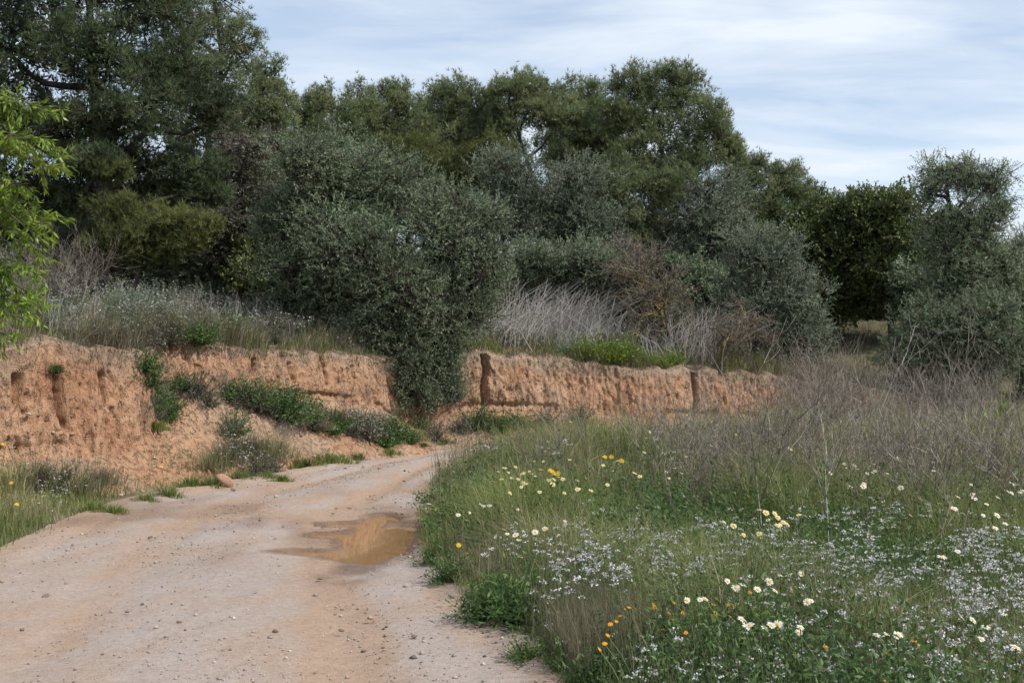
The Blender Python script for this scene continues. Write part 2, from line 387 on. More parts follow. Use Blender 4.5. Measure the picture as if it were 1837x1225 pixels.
# ------------------------------------------------------------------ the lie of the land
# lip line of the cut bank: x, y, height of the lip, height where the face meets the slope, length of the slope in front
BANK = np.array([(-15, 3, 2.1, .3, 1.2), (-10.5, 9, 2.05, .35, 1.2), (-8.2, 12.8, 2.02, .42, 1.1), (-6.75, 15, 2.0, .42, 1.1), (-5.95, 16.3, 2.0, .45, 1.0), (-5.46, 17.0, 1.97, .55, .9),
                 (-5.75, 17.5, 1.75, 1.05, 1.3), (-6.7, 18.1, 1.8, 1.3, 2.1), (-6.0, 18.7, 2.0, 1.25, 1.6), (-5.3, 19.1, 2.04, 1.2, 1.3), (-4.85, 19.8, 2.04, 1.25, 1.3), (-3.9, 21.7, 2.03, 1.12, 1.35), (-3.2, 22.8, 1.95, .98, 1.3),
                 (-2.74, 23.3, 1.84, .85, 1.2), (-2.72, 24.0, 1.9, .62, 1.2), (-2.4, 24.9, 1.95, .5, 1.2), (-1.75, 25.2, 2.0, .5, 1.2), (-1.2, 25.5, 2.04, .72, 1.2), (-.2, 25.9, 2.0, .76, 1.2), (2.3, 26.6, 1.80, .62, 1.2), (5, 27.4, 1.62, .5, 1.2),
                 (7.2, 28.1, 1.46, .4, 1.4), (9, 28.9, 1.2, .5, 2.4), (11.5, 30.5, 1.0, .7, 4.5), (20, 35, .9, .8, 6), (60, 55, .9, .8, 6)], float)
def chaikin(P, k=2):
    for _ in range(k):
        Q = np.empty((2 * (len(P) - 1), P.shape[1])); Q[0::2] = P[:-1] * .75 + P[1:] * .25; Q[1::2] = P[:-1] * .25 + P[1:] * .75
        P = np.concatenate([P[:1], Q, P[-1:]])
    return P
BK = chaikin(BANK, 2)
SEG = BK[1:, :2] - BK[:-1, :2]
SL = np.linalg.norm(SEG, axis=1)
SS = np.concatenate([[0], np.cumsum(SL)])
def sdist(x, y):
    x = np.asarray(x, float).ravel(); y = np.asarray(y, float).ravel()
    best = np.full(len(x), 1e9); s = np.zeros(len(x)); sg = np.ones(len(x))
    for i in range(len(SEG)):
        ax, ay = BK[i, 0], BK[i, 1]; t = np.clip(((x - ax) * SEG[i, 0] + (y - ay) * SEG[i, 1]) / SL[i] ** 2, 0, 1)
        qx, qy = x - ax - t * SEG[i, 0], y - ay - t * SEG[i, 1]; d2 = qx * qx + qy * qy
        c = SEG[i, 0] * qy - SEG[i, 1] * qx
        b = d2 < best - 1e-12
        best = np.where(b, d2, best); s = np.where(b, SS[i] + t * SL[i], s); sg = np.where(b, np.where(c >= 0, 1, -1), sg)
    return np.sqrt(best) * sg, s
def bank_at(s):
    t, b, l = [np.interp(s, SS, BK[:, k]) for k in (2, 3, 4)]
    return [t + .34 * (fbm(s * .7, s * 0, seed=71) - .45) + .22 * (fbm(s * 3.5, s * 0, seed=72) - .5), b, l]
def flat(x, y):
    return .05 * (fbm(x * .5, y * .5, seed=5, oct=3) - .5) + .035 * np.clip(x - 7, 0, 40) + .02 * np.clip(y - 24, 0, 20) * sm(3, 9, x)
def H(x, y):
    shp = np.shape(x); x = np.asarray(x, float).ravel(); y = np.asarray(y, float).ravel()
    d, s = sdist(x, y); top, base, T = bank_at(s)
    up = top + (.2 + .10 * sm(9, 14, x)) * np.clip(d, 0, 8) + .12 * np.clip(d - 8, 0, 45) + .22 * (fbm(x * .35, y * .35, seed=9) - .5) * sm(0, 2, d)
    o = -d; fl = flat(x, y)
    u = np.clip((o - .22) / T, 0, 1)
    tal = base * (1 - u) ** 1.5 + .22 * (fbm(x * .9, y * .9, seed=21) - .45) * np.sin(np.pi * np.clip(u, 0, 1)) * sm(0, .6, base) + .40 * np.exp(-((x + 4.75) / .42) ** 2 - ((y - 17.5) / .55) ** 2)
    low = np.maximum(fl + tal, fl)
    h = np.where(d > 0, up, np.where(o < .22, top + (base + fl - top) * np.clip(o / .22, 0, 1), low))
    return h.reshape(shp)
def wx(px, Y): return (px - PX0) / F_PX * Y
def wz(py, Y): return EYE - (py - HOR) / F_PX * Y
_ray_Y = np.concatenate([np.arange(3.5, 60, .04), np.arange(60, 140, .5)])
def ground_hit(px, py):                                     # where a sight line meets the land
    x = wx(px, _ray_Y); z = wz(py, _ray_Y); h = H(x, _ray_Y)
    k = np.argmax(z <= h)
    if z[k] > h[k]: k = len(_ray_Y) - 1
    return np.array([x[k], _ray_Y[k], h[k]])

# road edges: matching points on the left and right side
RL = np.array([(-3.3, 1), (-3.6, 4), (-4.0, 7), (-4.32, 9.6), (-4.62, 12), (-4.72, 14.2), (-4.4, 15.6), (-3.62, 17.6), (-2.98, 20.3), (-2.45, 21.9), (-1.6, 23.3), (.5, 24.5), (4, 25.4), (9, 26.6), (16, 28.6)], float)
RR = np.array([(.9, 1), (.5, 4.5), (.22, 6.0), (-.12, 7.4), (-.55, 8.7), (-.97, 11.2), (-1.1, 13.3), (-1.13, 15.5), (-1.1, 18.5), (-1.0, 20.4), (-.75, 21.5), (.4, 22.2), (3.2, 22.9), (8, 24), (16, 26)], float)
def resample(P, n):
    d = np.concatenate([[0], np.cumsum(np.linalg.norm(np.diff(P, axis=0), axis=1))])
    return d / d[-1], P
tk = np.linspace(0, 1, len(RL))
RLc, RRc = chaikin(RL, 2), chaikin(RR, 2)
def xl_road(y): return np.interp(y, RL[:11, 1], RL[:11, 0])
def xr_road(y): return np.interp(y, RR[:11, 1], RR[:11, 0])
# puddle: soft union of ellipses cx, cy, rx, ry
PUD = [(-1.25, 11.0, .31, 1.6), (-1.45, 11.2, .23, 1.2), (-1.40, 10.35, .36, .46), (-1.78, 10.3, .34, .20), (-1.72, 12.2, .34, .26), (-1.7, 11.4, .30, .20), (-1.42, 12.6, .26, .5), (-1.02, 10.3, .12, .25)]
def puddle_f(x, y):
    f = np.full(np.shape(x), -1.0)
    wob = .8 * (fbm(x * 4, y * 2.0, seed=33) - .5)
    for cx, cy, rx, ry in PUD:
        f = np.maximum(f, 1 - np.sqrt(((x - cx) / rx) ** 2 + ((y - cy) / ry) ** 2))
    return f + wob
def road_z(x, y, u):
    rut = -.030 * np.exp(-((u - .30) / .06) ** 2) - .032 * np.exp(-((u - .74) / .06) ** 2) + .016 * np.exp(-((u - .52) / .1) ** 2)
    z = rut + .03 * (fbm(x * .8, y * .8, seed=2) - .5) + .026 * (fbm(x * 5, y * 5, seed=3, oct=3) - .5) + .007 * (noise(x * 22, y * 22, seed=4) - .5)
    z = z + .03 * sm(.06, 0, u) + .02 * sm(.95, 1, u)
    z = np.where((y > 8) & (y < 14), np.maximum(z, -.018 + .006 * noise(x * 22, y * 22, seed=4)), z)
    return z - .06 * sm(-.05, .22, puddle_f(x, y))

# ------------------------------------------------------------------ setting
def grid_obj(name, X, Y, Z, mat, keep=None, vattr=None, smooth=True, label=None):
    ny, nx = X.shape; V = np.stack([X, Y, Z], -1).reshape(-1, 3)
    i = np.arange(ny - 1)[:, None] * nx + np.arange(nx - 1)[None]
    Q = np.stack([i, i + 1, i + nx + 1, i + nx], -1).reshape(-1, 4)
    if keep is not None:
        k = keep.reshape(-1); Q = Q[k[Q].all(1)]
    a = Acc(); a.add(V, quads=Q)
    o = a.obj(name, mat, smooth=smooth, vattr=vattr); return tag(o, label, None, None, 'structure')

# far plain under everything, then the near ground, the hillside, the road
g = np.linspace(-1500, 1500, 13); X, Y = np.meshgrid(g, g)
grid_obj('far_ground', X, Y, np.full(X.shape, -.9), M['soil'])
gx = np.arange(-30, 46, .3); gy = np.arange(-8, 62, .3); X, Y = np.meshgrid(gx, gy)
d, s = sdist(X, Y); d = d.reshape(X.shape)
inroad = sm(-.15, .25, np.minimum(X - xl_road(Y), xr_road(Y) - X)) * (Y < 23)
Zg = flat(X, Y) - .03 - .12 * inroad
Zg = np.where(Y >= 21.5, np.minimum(Zg, -.1 + flat(X, Y)), Zg)
grid_obj('ground', X, Y, Zg, M['soil'], keep=d < .6)
gx = np.concatenate([np.arange(-90, -24, 3), np.arange(-24, 24, .3), np.arange(24, 120, 3)]); gy = np.concatenate([np.arange(0, 48, .3), np.arange(48, 160, 4)])
X, Y = np.meshgrid(gx, gy); d, s = sdist(X, Y); d = d.reshape(X.shape)
grid_obj('hillside', X, Y, H(X, Y) - .04, M['hill'], keep=d > .25)

n_s, n_u = 760, 100
tt = np.linspace(0, 1, len(RLc)); dens = np.interp(np.linspace(0, 1, n_s), [0, .62, 1], [0, .62, 1])
LE = np.stack([np.interp(dens, tt, RLc[:, k]) for k in (0, 1)], 1); RE = np.stack([np.interp(dens, tt, RRc[:, k]) for k in (0, 1)], 1)
u = np.linspace(-.06, 1.06, n_u)
wobL = .22 * (fbm(LE[:, 1] * 1.2, LE[:, 0], seed=41) - .5)
X = LE[:, None, 0] * (1 - u) + RE[:, None, 0] * u; Y = LE[:, None, 1] * (1 - u) + RE[:, None, 1] * u
U = np.broadcast_to(u, X.shape); Zr = road_z(X, Y, U)
pf = puddle_f(X, Y)
wet = np.clip(sm(-.55, .05, pf + .5 * (fbm(X * 5, Y * 4, seed=53) - .5)) * .95 + .55 * sm(.40, .7, fbm(X * 1.6, Y * .9, seed=51)) * np.exp(-((Y - 12.5) / 3.0) ** 2), 0, 1)
tan = np.clip((1.0 * np.exp(-((U - .30) / .07) ** 2) * .8 + 1.25 * np.exp(-((U - .74) / .07) ** 2)) * (.55 + .9 * fbm(X * 1.5, Y * .5, seed=55)) + .7 * sm(.12, 0, U) + .5 * sm(.88, 1, U) + .7 * np.exp(-((Y - 14) / 2.8) ** 2) * sm(.35, .6, fbm(X * .7, Y * .5, seed=52)) - .24, 0, 1)
grid_obj('road', X, Y, Zr, M['road'], vattr={'wet': wet.ravel(), 'tan': tan.ravel()}, label='pale dirt and gravel track curving right below the clay bank')
a = Acc(); a.add([(-3.3, 9.2, -.042), (-.7, 9.2, -.042), (-.7, 13.6, -.042), (-3.3, 13.6, -.042)], quads=[[0, 1, 2, 3]])
tag(a.obj('puddle', M['water']), 'brown puddle lying in the rut of the dirt track', None, None, 'structure')

# slope of fallen earth in front of the bank face
gx = np.arange(-13, 14, .075); gy = np.arange(8, 36, .075); X, Y = np.meshgrid(gx, gy)
d, s = sdist(X, Y); d = d.reshape(X.shape); top, base, T = [q.reshape(X.shape) for q in bank_at(s)]
Zt = H(X, Y) + .10 * (fbm(X * 3.0, Y * 3.0, seed=61) - .5) + .07 * (fbm(X * 9, Y * 9, seed=62, oct=2) - .5)
Zt = np.where(-d < .25, np.minimum(Zt, base + flat(X, Y)), Zt); Zt = Zt - .10 * sm(T * .9, T * 1.25, -d)
grid_obj('earth_slope', X, Y, Zt, M['earth'], keep=(d < -.12) & (-d < T * 1.35) & (X < 8.6), smooth=False, vattr={'crust': np.clip(1.5 * fbm(X * 1.1, Y * 1.1, seed=63, oct=5) - .5, 0, .8).ravel()})
grid_obj('grassy_slope', X, Y, H(X, Y) - .05 - .10 * sm(T * .9, T * 1.25, -d), M['hill'], keep=(d < .5) & (-d < T * 1.35) & (X > 8.2))

# the bank face: a sheet swept along the lip line, eroded into rills, pits and ledges
ds = .028; sq = np.arange(8, 46.5, ds); sq = sq[np.interp(sq, SS, BK[:, 0]) < 9.4]
px_, py_ = np.interp(sq, SS, BK[:, 0]), np.interp(sq, SS, BK[:, 1])
tx, ty = np.gradient(px_), np.gradient(py_); tl = np.hypot(tx, ty); nxv, nyv = ty / tl, -tx / tl
for _ in range(12):
    nxv = np.convolve(np.pad(nxv, 4, 'edge'), np.ones(9) / 9, 'valid'); nyv = np.convolve(np.pad(nyv, 4, 'edge'), np.ones(9) / 9, 'valid')
top, base, T = bank_at(sq)
nv = 86; v = np.linspace(0, 1, nv)
pv = [0, .09, .14, .20, .84, .92, 1]
o_ = np.interp(v, pv, [-1.2, -.12, -.02, .03, .20, .25, .34])
zf = np.interp(v, pv, [1.0, 1.0, .985, .93, .06, -.12, -.9])           # 1 = lip, 0 = foot
S2, V2 = np.meshgrid(sq, v, indexing='ij')
Zw = base[:, None] + (top - base)[:, None] * zf[None] + .155 * np.clip(-o_, 0, 2)[None]
facew = (sm(.10, .22, V2) * sm(1, .93, V2))
hgt = (top - base)[:, None]
rill = fbm(S2 * 2.6, Zw * .45, seed=73, oct=4); rill2 = fbm(S2 * 11, Zw * 2.0, seed=74, oct=3); pit = fbm(S2 * 17, Zw * 6.5, seed=75, oct=2)
big = fbm(S2 * .55, Zw * .35, seed=76, oct=3)
Y_lip = py_
jit = rg(74).uniform(-.5, .5, S2.shape)
chink = fbm(S2 * 13, Zw * 4.2, seed=174, oct=2)
disp = .34 * (big - .5) + .16 * (rill - .5) + .10 * (rill2 - .5) + (.07) * (pit - .5) - (.060 - .03 * sm(23.5, 25.5, Y_lip)[:, None]) * sm(.60, .70, chink) - .05 * sm(.64, .76, rill2) + .016 * jit
under = -.09 * np.exp(-((V2 - .80) / .035) ** 2) * sm(.4, .6, fbm(S2 * .8, S2 * 0, seed=77))
fiss = np.zeros_like(S2)
def s_at(px):                                               # arclength where the lip line crosses a sight column
    q = px_ / py_ * F_PX + PX0
    return q
qpx = s_at(0)
for fp, wd, dp, v0, v1 in ((108, .045, .45, .3, .75), (25, .06, .3, .3, .6), (868, .07, .45, .15, .85), (1245, .05, .35, .1, .9), (455, .05, .4, .25, .6), (575, .06, .3, .2, .7), (700, .1, .4, .1, .9), (180, .04, .25, .3, .6), (520, .04, .3, .3, .7)):
    for sc in sq[np.where((qpx[:-1] - fp) * (qpx[1:] - fp) <= 0)[0]][:1]:
        wv = sc + .14 * (fbm(V2 * 5, V2 * 0 + fp, seed=79) - .5)
        fiss -= .7 * dp * np.exp(-((S2 - wv) / wd) ** 2) * sm(v0, v0 + .06, V2) * sm(v1, v1 - .08, V2)
off = o_[None] + facew * (disp + under + fiss)
lipw = sm(.0, .12, V2) * sm(.3, .12, V2)
Zw = Zw + .07 * (fbm(S2 * 6, V2 * 9, seed=78) - .5) * (lipw + .35 * facew)
X = px_[:, None] + nxv[:, None] * off; Y = py_[:, None] + nyv[:, None] * off
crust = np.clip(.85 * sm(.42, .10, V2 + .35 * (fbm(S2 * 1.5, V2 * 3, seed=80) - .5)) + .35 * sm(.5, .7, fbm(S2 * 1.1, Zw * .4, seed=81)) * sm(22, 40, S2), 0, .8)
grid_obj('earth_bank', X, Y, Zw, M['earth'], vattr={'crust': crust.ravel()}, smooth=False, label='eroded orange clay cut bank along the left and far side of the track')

# ------------------------------------------------------------------ trees
def make_tree(name, label, cat, Y, bx, lobes, leaf, mat, bark='bark', group=None, seed=1, dens=1.0, trunk_r=.16, fork=.35, by=None, sub=.42, depth=1.0, base_y=None, lean=0, leafsize=1.0, trunks=1, inner=1.0, spread=1.0):
    r = rg(seed)
    X0 = wx(bx, Y); Y0 = Y if base_y is None else base_y
    z0 = float(H(np.array([X0]), np.array([Y0]))[0]) - .1
    root = empty(name, (X0, Y0, z0), label, cat, group)
    C, R = [], []
    for lb in lobes:
        px, py, rx, ry = lb[:4]; dyy = lb[4] if len(lb) > 4 else r.uniform(-.35, .35) * rx / F_PX * Y
        C.append((wx(px, Y) - X0, Y + dyy - Y0, wz(py, Y) - z0)); m = (rx + ry) / 2 / F_PX * Y
        R.append((rx / F_PX * Y, m * depth, ry / F_PX * Y))
    C, R = np.array(C), np.array(R)
    leafs = Acc(); wood = Acc()
    zc = C[:, 2]; cen = C.mean(0)
    node = np.array([cen[0] * .55 + lean, cen[1] * .5, max(.25, fork * zc.max())])
    pts = curve_pts((0, 0, 0), node, r, 8, .05); tube(wood, pts, np.linspace(trunk_r, trunk_r * .7, 8), 9)
    for extra in range(trunks - 1):
        b = (r.normal() * .3, r.normal() * .3, 0); pts = curve_pts(b, node + r.normal(size=3) * .4, r, 8, .08); tube(wood, pts, np.linspace(trunk_r * .7, trunk_r * .4, 8), 7)
    topi = int(np.argmax(zc)); spine = curve_pts(node, C[topi], r, 9, .05)
    tube(wood, spine, np.linspace(trunk_r * .7, trunk_r * .18, 9), 7)
    A, B, ra, rb = [], [], [], []
    for i in range(len(C)):
        if i != topi:
            k = np.argmin(np.linalg.norm(spine - C[i] + np.array([0, 0, .6]), axis=1)); a = spine[min(k, 7)]
            pp = curve_pts(a, C[i], r, 7, .10, -.06 if leaf == 'pine' else .04)
            tube(wood, pp, np.linspace(trunk_r * .38, trunk_r * .12, 7), 5)
        vol = R[i].prod() ** (1 / 3); area = vol ** 2
        rs0 = sub if leaf != 'pine' else sub * .72
        nsub = int(np.clip((9 if leaf != 'pine' else 12) * spread / rs0 ** 1.0, 10, 44))
        dirs = rdir(r, nsub); rad = r.uniform(.55, 1.14, nsub)
        sc = C[i] + dirs * R[i] * (rad * (1 - .35 * rs0))[:, None]
        sr = vol * rs0 * r.uniform(.55, 1.3, nsub) * (1.25 - .45 * rad)
        sc = np.concatenate([sc, C[i][None]]); sr = np.append(sr, vol * .45)
        for j in range(len(sc)):
            A.append(C[i] + (sc[j] - C[i]) * .1); B.append(sc[j]); ra.append(trunk_r * .10 + .006); rb.append(.006)
            s_ = sr[j]; c_ = sc[j]; flatz = .8 if leaf == 'pine' else .88
            if leaf == 'pine':
                nt = int(dens * 400 * s_ ** 2 + 16); dd = rdir(r, nt); dd[:, 2] = np.abs(dd[:, 2]) * r.choice([1, 1, -.7], nt)
                q = c_ + dd * np.array([1.05, 1.05, flatz]) * s_ * (r.uniform(.25, 1.0, nt) ** .6 + np.abs(r.normal(size=nt)) * .16)[:, None]
                g_ = max(2, nt // 8); ci = r.integers(0, g_, nt); q = np.where((r.uniform(0, 1, nt) < .86)[:, None], q[ci] + r.normal(size=(nt, 3)) * np.array([.075, .075, .085]) * leafsize, q); dd = np.where(True, dd[ci], dd)
                ax = unit(dd * .6 + np.array([0, 0, .75]) + r.normal(size=(nt, 3)) * .35)
                tr = np.clip(r.normal(.45, .16, g_), 0, 1)[ci] + r.normal(size=nt) * .08; nn = 7
                L = leafsize * r.uniform(.10, .17, nt * nn); D = unit(np.repeat(ax, nn, 0) + r.normal(size=(nt * nn, 3)) * .5)
                needle_tris(leafs, np.repeat(q, nn, 0), D, L, .0135 * leafsize, r, np.repeat(tr, nn) + r.normal(size=nt * nn) * .08)
                m_ = max(3, nt // 9); ii = r.integers(0, nt, m_)
                A += list(np.repeat(c_[None], m_, 0)); B += list(q[ii]); ra += [.009] * m_; rb += [.004] * m_
            else:
                ns = int(dens * 190 * s_ ** 2 + 9); dd = rdir(r, ns)
                q = c_ + dd * np.array([1, 1, flatz]) * s_ * (r.uniform(.3, 1.0, ns) ** .6 + np.abs(r.normal(size=ns)) * .2)[:, None]
                ax = unit(dd + np.array([0, 0, .45]) + r.normal(size=(ns, 3)) * .4); nl = 11; tw = .26 * leafsize if leaf == 'olive' else .22 * leafsize
                t = (np.arange(nl) + .5) / nl; P = q[:, None] + ax[:, None] * (t * tw)[None, :, None]
                D = unit(ax[:, None] * .75 + r.normal(size=(ns, nl, 3)) * .55)
                tr = np.clip(r.normal(.45, .2, ns), 0, 1); rn = np.clip(np.repeat(tr, nl) + r.normal(size=ns * nl) * .16, 0, 1)
                L, W = (.078, .020) if leaf == 'olive' else ((.085, .045) if leaf == 'carob' else (.1, .026))
                leaf_quads(leafs, P.reshape(-1, 3), D.reshape(-1, 3), L * leafsize * r.uniform(.7, 1.2, ns * nl), W * leafsize, r, rn, .06)
                m_ = max(3, ns // 3); ii = r.integers(0, ns, m_)
                A += list(np.repeat(c_[None], m_, 0) + r.normal(size=(m_, 3)) * .1 * s_); B += list(q[ii] + ax[ii] * tw); ra += [.010] * m_; rb += [.004] * m_
        # the inside of the crown: fewer, coarser sprays, shade put into their darker tint
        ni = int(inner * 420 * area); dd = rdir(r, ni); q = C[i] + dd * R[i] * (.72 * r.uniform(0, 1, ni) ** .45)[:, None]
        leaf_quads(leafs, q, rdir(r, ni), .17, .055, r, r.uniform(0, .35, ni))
    twigs(wood, np.array(A), np.array(B), np.array(ra), np.array(rb), 3)
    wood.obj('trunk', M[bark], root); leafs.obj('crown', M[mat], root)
    return root

PG = 'pines along the skyline'
OG = 'wild olives on the bank'
make_tree('pine_tree', 'tall dark pine filling the left edge above the bank', 'pine tree', 26, 175, [(170, -90, 190, 90), (50, -20, 150, 100), (260, 0, 120, 80), (40, 110, 150, 90), (200, 110, 140, 80), (290, 120, 90, 70), (30, 230, 140, 80), (170, 225, 130, 70), (290, 215, 85, 60, -1.0), (60, 330, 130, 70, .8), (210, 312, 55, 30, -1.6), (175, 370, 120, 60, .9), (340, 300, 60, 40, .6), (260, 290, 70, 50, .5), (140, 270, 80, 50, .6), (370, 190, 60, 50, .3), (240, 350, 80, 40, .8), (110, 400, 90, 44, .6), (170, 440, 80, 40, -.6), (350, 340, 50, 34, .6)], 'pine', 'pine_shaded', seed=11, dens=1.2, trunk_r=.24, fork=.3, group=PG, inner=1.3)
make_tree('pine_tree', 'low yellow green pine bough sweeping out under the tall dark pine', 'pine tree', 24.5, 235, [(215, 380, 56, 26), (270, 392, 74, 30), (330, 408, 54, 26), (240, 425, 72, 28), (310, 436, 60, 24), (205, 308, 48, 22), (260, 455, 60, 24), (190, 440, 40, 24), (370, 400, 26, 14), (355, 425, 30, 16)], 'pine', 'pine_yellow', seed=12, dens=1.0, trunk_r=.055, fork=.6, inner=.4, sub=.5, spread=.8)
make_tree('pine_tree', 'airy pine with thin trunk showing sky, right of the tall dark pine', 'pine tree', 31, 372, [(375, -20, 85, 70), (415, 80, 55, 55), (340, 60, 60, 55), (380, 140, 70, 45), (320, 160, 60, 50), (340, 235, 75, 50), (390, 215, 45, 40)], 'pine', 'pine', seed=13, dens=.75, trunk_r=.17, group=PG, inner=.5)
sky_pines = [
    (40, 470, 'slender pale pine just right of the tall dark pine', [(470, 140, 42, 45), (440, 205, 80, 50), (500, 190, 40, 45), (470, 270, 90, 60), (420, 300, 60, 60)], 'pine', 14, .7),
    (43, 575, 'thin pine with pointed top between two taller pines', [(577, 180, 26, 38), (548, 205, 34, 44), (560, 260, 66, 50), (600, 300, 70, 50)], 'pine', 15, .8),
    (42, 640, 'grey green pine with rounded top behind the large olive', [(637, 188, 46, 42), (660, 235, 60, 44), (620, 270, 66, 55)], 'pine', 16, .9),
    (43, 715, 'pine with small raised tip above the middle of the large olive', [(708, 172, 30, 36), (735, 205, 48, 42), (690, 240, 55, 50), (745, 280, 75, 60)], 'pine', 17, .85),
    (41, 815, 'broad pine with yellow green slope on its right side', [(815, 175, 50, 44), (850, 205, 50, 46), (800, 250, 60, 56), (880, 255, 55, 50), (850, 310, 85, 55), (800, 320, 70, 50)], 'pine', 18, 1.0),
    (40, 945, 'flat topped pine with bare dark trunk and sky gaps under its crown', [(925, 168, 52, 38), (985, 170, 50, 38), (905, 215, 34, 34), (1010, 215, 50, 34), (960, 205, 50, 30)], 'pine', 19, .95),
    (43, 1055, 'pine squeezed between the flat topped pine and the tallest one', [(1060, 175, 40, 40), (1040, 230, 55, 48), (1085, 255, 46, 50), (1020, 290, 55, 44), (1075, 320, 60, 50)], 'pine', 20, .95),
    (39, 1190, 'tallest broad domed pine on the skyline right of centre', [(1145, 155, 52, 44), (1215, 160, 60, 46), (1110, 210, 46, 50), (1265, 225, 44, 52), (1180, 225, 70, 56), (1300, 265, 28, 34), (1235, 290, 80, 50), (1140, 290, 60, 50), (1318, 292, 22, 44), (1200, 340, 70, 40)], 'pine', 21, 1.05),
    (44, 1395, 'lower ragged pine stepping down to the right of the tallest one', [(1352, 305, 24, 34), (1408, 325, 36, 36), (1375, 360, 60, 48), (1445, 355, 34, 36), (1482, 385, 34, 36), (1400, 430, 70, 54)], 'pine', 22, .95)]
for Yp, bx, lab, lob, mt, sd, dn in sky_pines:
    make_tree('pine_tree', lab, 'pine tree', Yp, bx, lob, 'pine', mt, group=PG, seed=sd, dens=dn, trunk_r=.15, fork=.45, leafsize=1.25, sub=.45)
for bx, ty, lab in ((475, 215, 'pine top of the back row right of the tall dark pine'), (545, 225, 'pine top of the back row between the thin pine and the slender pale one'), (612, 205, 'pine top of the back row between the thin pine and the rounded one'), (675, 205, 'pine top of the back row below the small raised tip'), (765, 195, 'pine top of the back row left of the broad pine'), (875, 185, 'pine top of the back row left of the flat topped pine'), (1035, 190, 'pine top of the back row right of the flat topped pine'), (1330, 330, 'pine top of the back row right of the tallest pine'), (1455, 390, 'pine top of the back row above the dark carob')):
    make_tree('pine_tree', lab, 'pine tree', 48, bx, [(bx, ty + 20, 26, 36), (bx - 34, ty + 70, 44, 46), (bx + 34, ty + 75, 44, 46), (bx, ty + 130, 70, 50)], 'pine', 'pine', group='pines of the back row', seed=700 + bx, dens=.8, trunk_r=.12, fork=.5, leafsize=1.35, sub=.5)
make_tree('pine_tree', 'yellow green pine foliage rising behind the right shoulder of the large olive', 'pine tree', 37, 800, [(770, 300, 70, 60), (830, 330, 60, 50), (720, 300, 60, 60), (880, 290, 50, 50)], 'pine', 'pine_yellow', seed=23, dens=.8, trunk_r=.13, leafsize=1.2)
make_tree('pine_tree', 'short pine clump under the tallest pine', 'pine tree', 36.5, 1190, [(1190, 330, 60, 36), (1110, 350, 50, 60), (1140, 420, 40, 60)], 'pine', 'pine', seed=24, dens=.9, trunk_r=.13, leafsize=1.2)

make_tree('olive_tree', 'large dense grey green olive hanging over the notch in the bank', 'olive tree', 25.4, 752,
          [(600, 275, 60, 42), (545, 300, 70, 46), (690, 320, 80, 50), (640, 330, 80, 60), (545, 385, 92, 70), (660, 420, 120, 80, -.5), (790, 395, 85, 65), (835, 450, 72, 75), (590, 470, 110, 70), (720, 510, 110, 75, -.6), (820, 530, 75, 65), (745, 590, 95, 60, -.3), (735, 650, 70, 50, -.5), (790, 655, 44, 44, -.2), (735, 700, 46, 36, -.7), (690, 600, 62, 52, -.3), (870, 400, 44, 40), (880, 470, 40, 50), (850, 560, 44, 50), (790, 590, 60, 50, -.3), (490, 400, 46, 44, .3), (520, 470, 70, 55, .3), (600, 535, 80, 45, .2), (520, 530, 60, 40, .6), (660, 570, 60, 50)],
          'olive', 'olive', seed=31, dens=1.0, trunk_r=.2, fork=.42, group=OG, base_y=25.5, trunks=3, sub=.50, inner=1.4, spread=1.15)
make_tree('olive_tree', 'brownish grey olive behind the left side of the large olive', 'olive tree', 30, 430, [(450, 275, 75, 45), (400, 330, 70, 55), (500, 330, 60, 60), (440, 400, 90, 65), (380, 420, 60, 60), (480, 465, 70, 50), (410, 480, 80, 40)], 'olive', 'olive_dull', seed=32, dens=.85, trunk_r=.14, group=OG, trunks=2)
make_tree('olive_tree', 'grey green olive right behind the shoulder of the large olive', 'olive tree', 35, 910, [(905, 310, 62, 48), (950, 350, 60, 50), (895, 375, 62, 55), (940, 410, 60, 45)], 'olive', 'olive_grey', seed=33, dens=1.0, trunk_r=.13, group=OG, leafsize=1.15)
make_tree('olive_tree', 'pale olive with rounded crown in front of the pines right of centre', 'olive tree', 35.5, 1050, [(1040, 330, 60, 42), (1075, 385, 50, 50), (1030, 395, 55, 50), (1065, 435, 55, 40)], 'olive', 'olive_grey', seed=34, dens=1.0, trunk_r=.13, group=OG, leafsize=1.15)
make_tree('olive_bush', 'low dark green olive bush behind the pale dry stems', 'bush', 31.5, 960, [(955, 465, 50, 36), (935, 490, 40, 38), (1000, 480, 50, 36)], 'olive', 'olive', seed=35, dens=1.1, trunk_r=.07, trunks=3, leafsize=1.1)
make_tree('olive_bush', 'blue green bush beside the low dark one, under the pale olive', 'bush', 31.5, 1060, [(1050, 465, 58, 38), (1085, 490, 40, 40), (1020, 495, 40, 30)], 'olive', 'olive', seed=36, dens=1.1, trunk_r=.07, trunks=3, leafsize=1.1)
make_tree('olive_bush', 'brown tinged thin bush left of the bare tree', 'bush', 31.5, 1115, [(1115, 465, 26, 50), (1120, 510, 34, 34)], 'olive', 'olive_dull', seed=37, dens=.8, trunk_r=.05, trunks=3)
make_tree('olive_tree', 'loose grey olive behind the bare tree', 'olive tree', 37, 1255, [(1290, 345, 52, 40), (1240, 390, 60, 46), (1305, 400, 50, 45), (1200, 430, 50, 45), (1270, 450, 70, 45), (1180, 490, 50, 45)], 'olive', 'olive_grey', seed=38, dens=.85, trunk_r=.13, group=OG, leafsize=1.15)
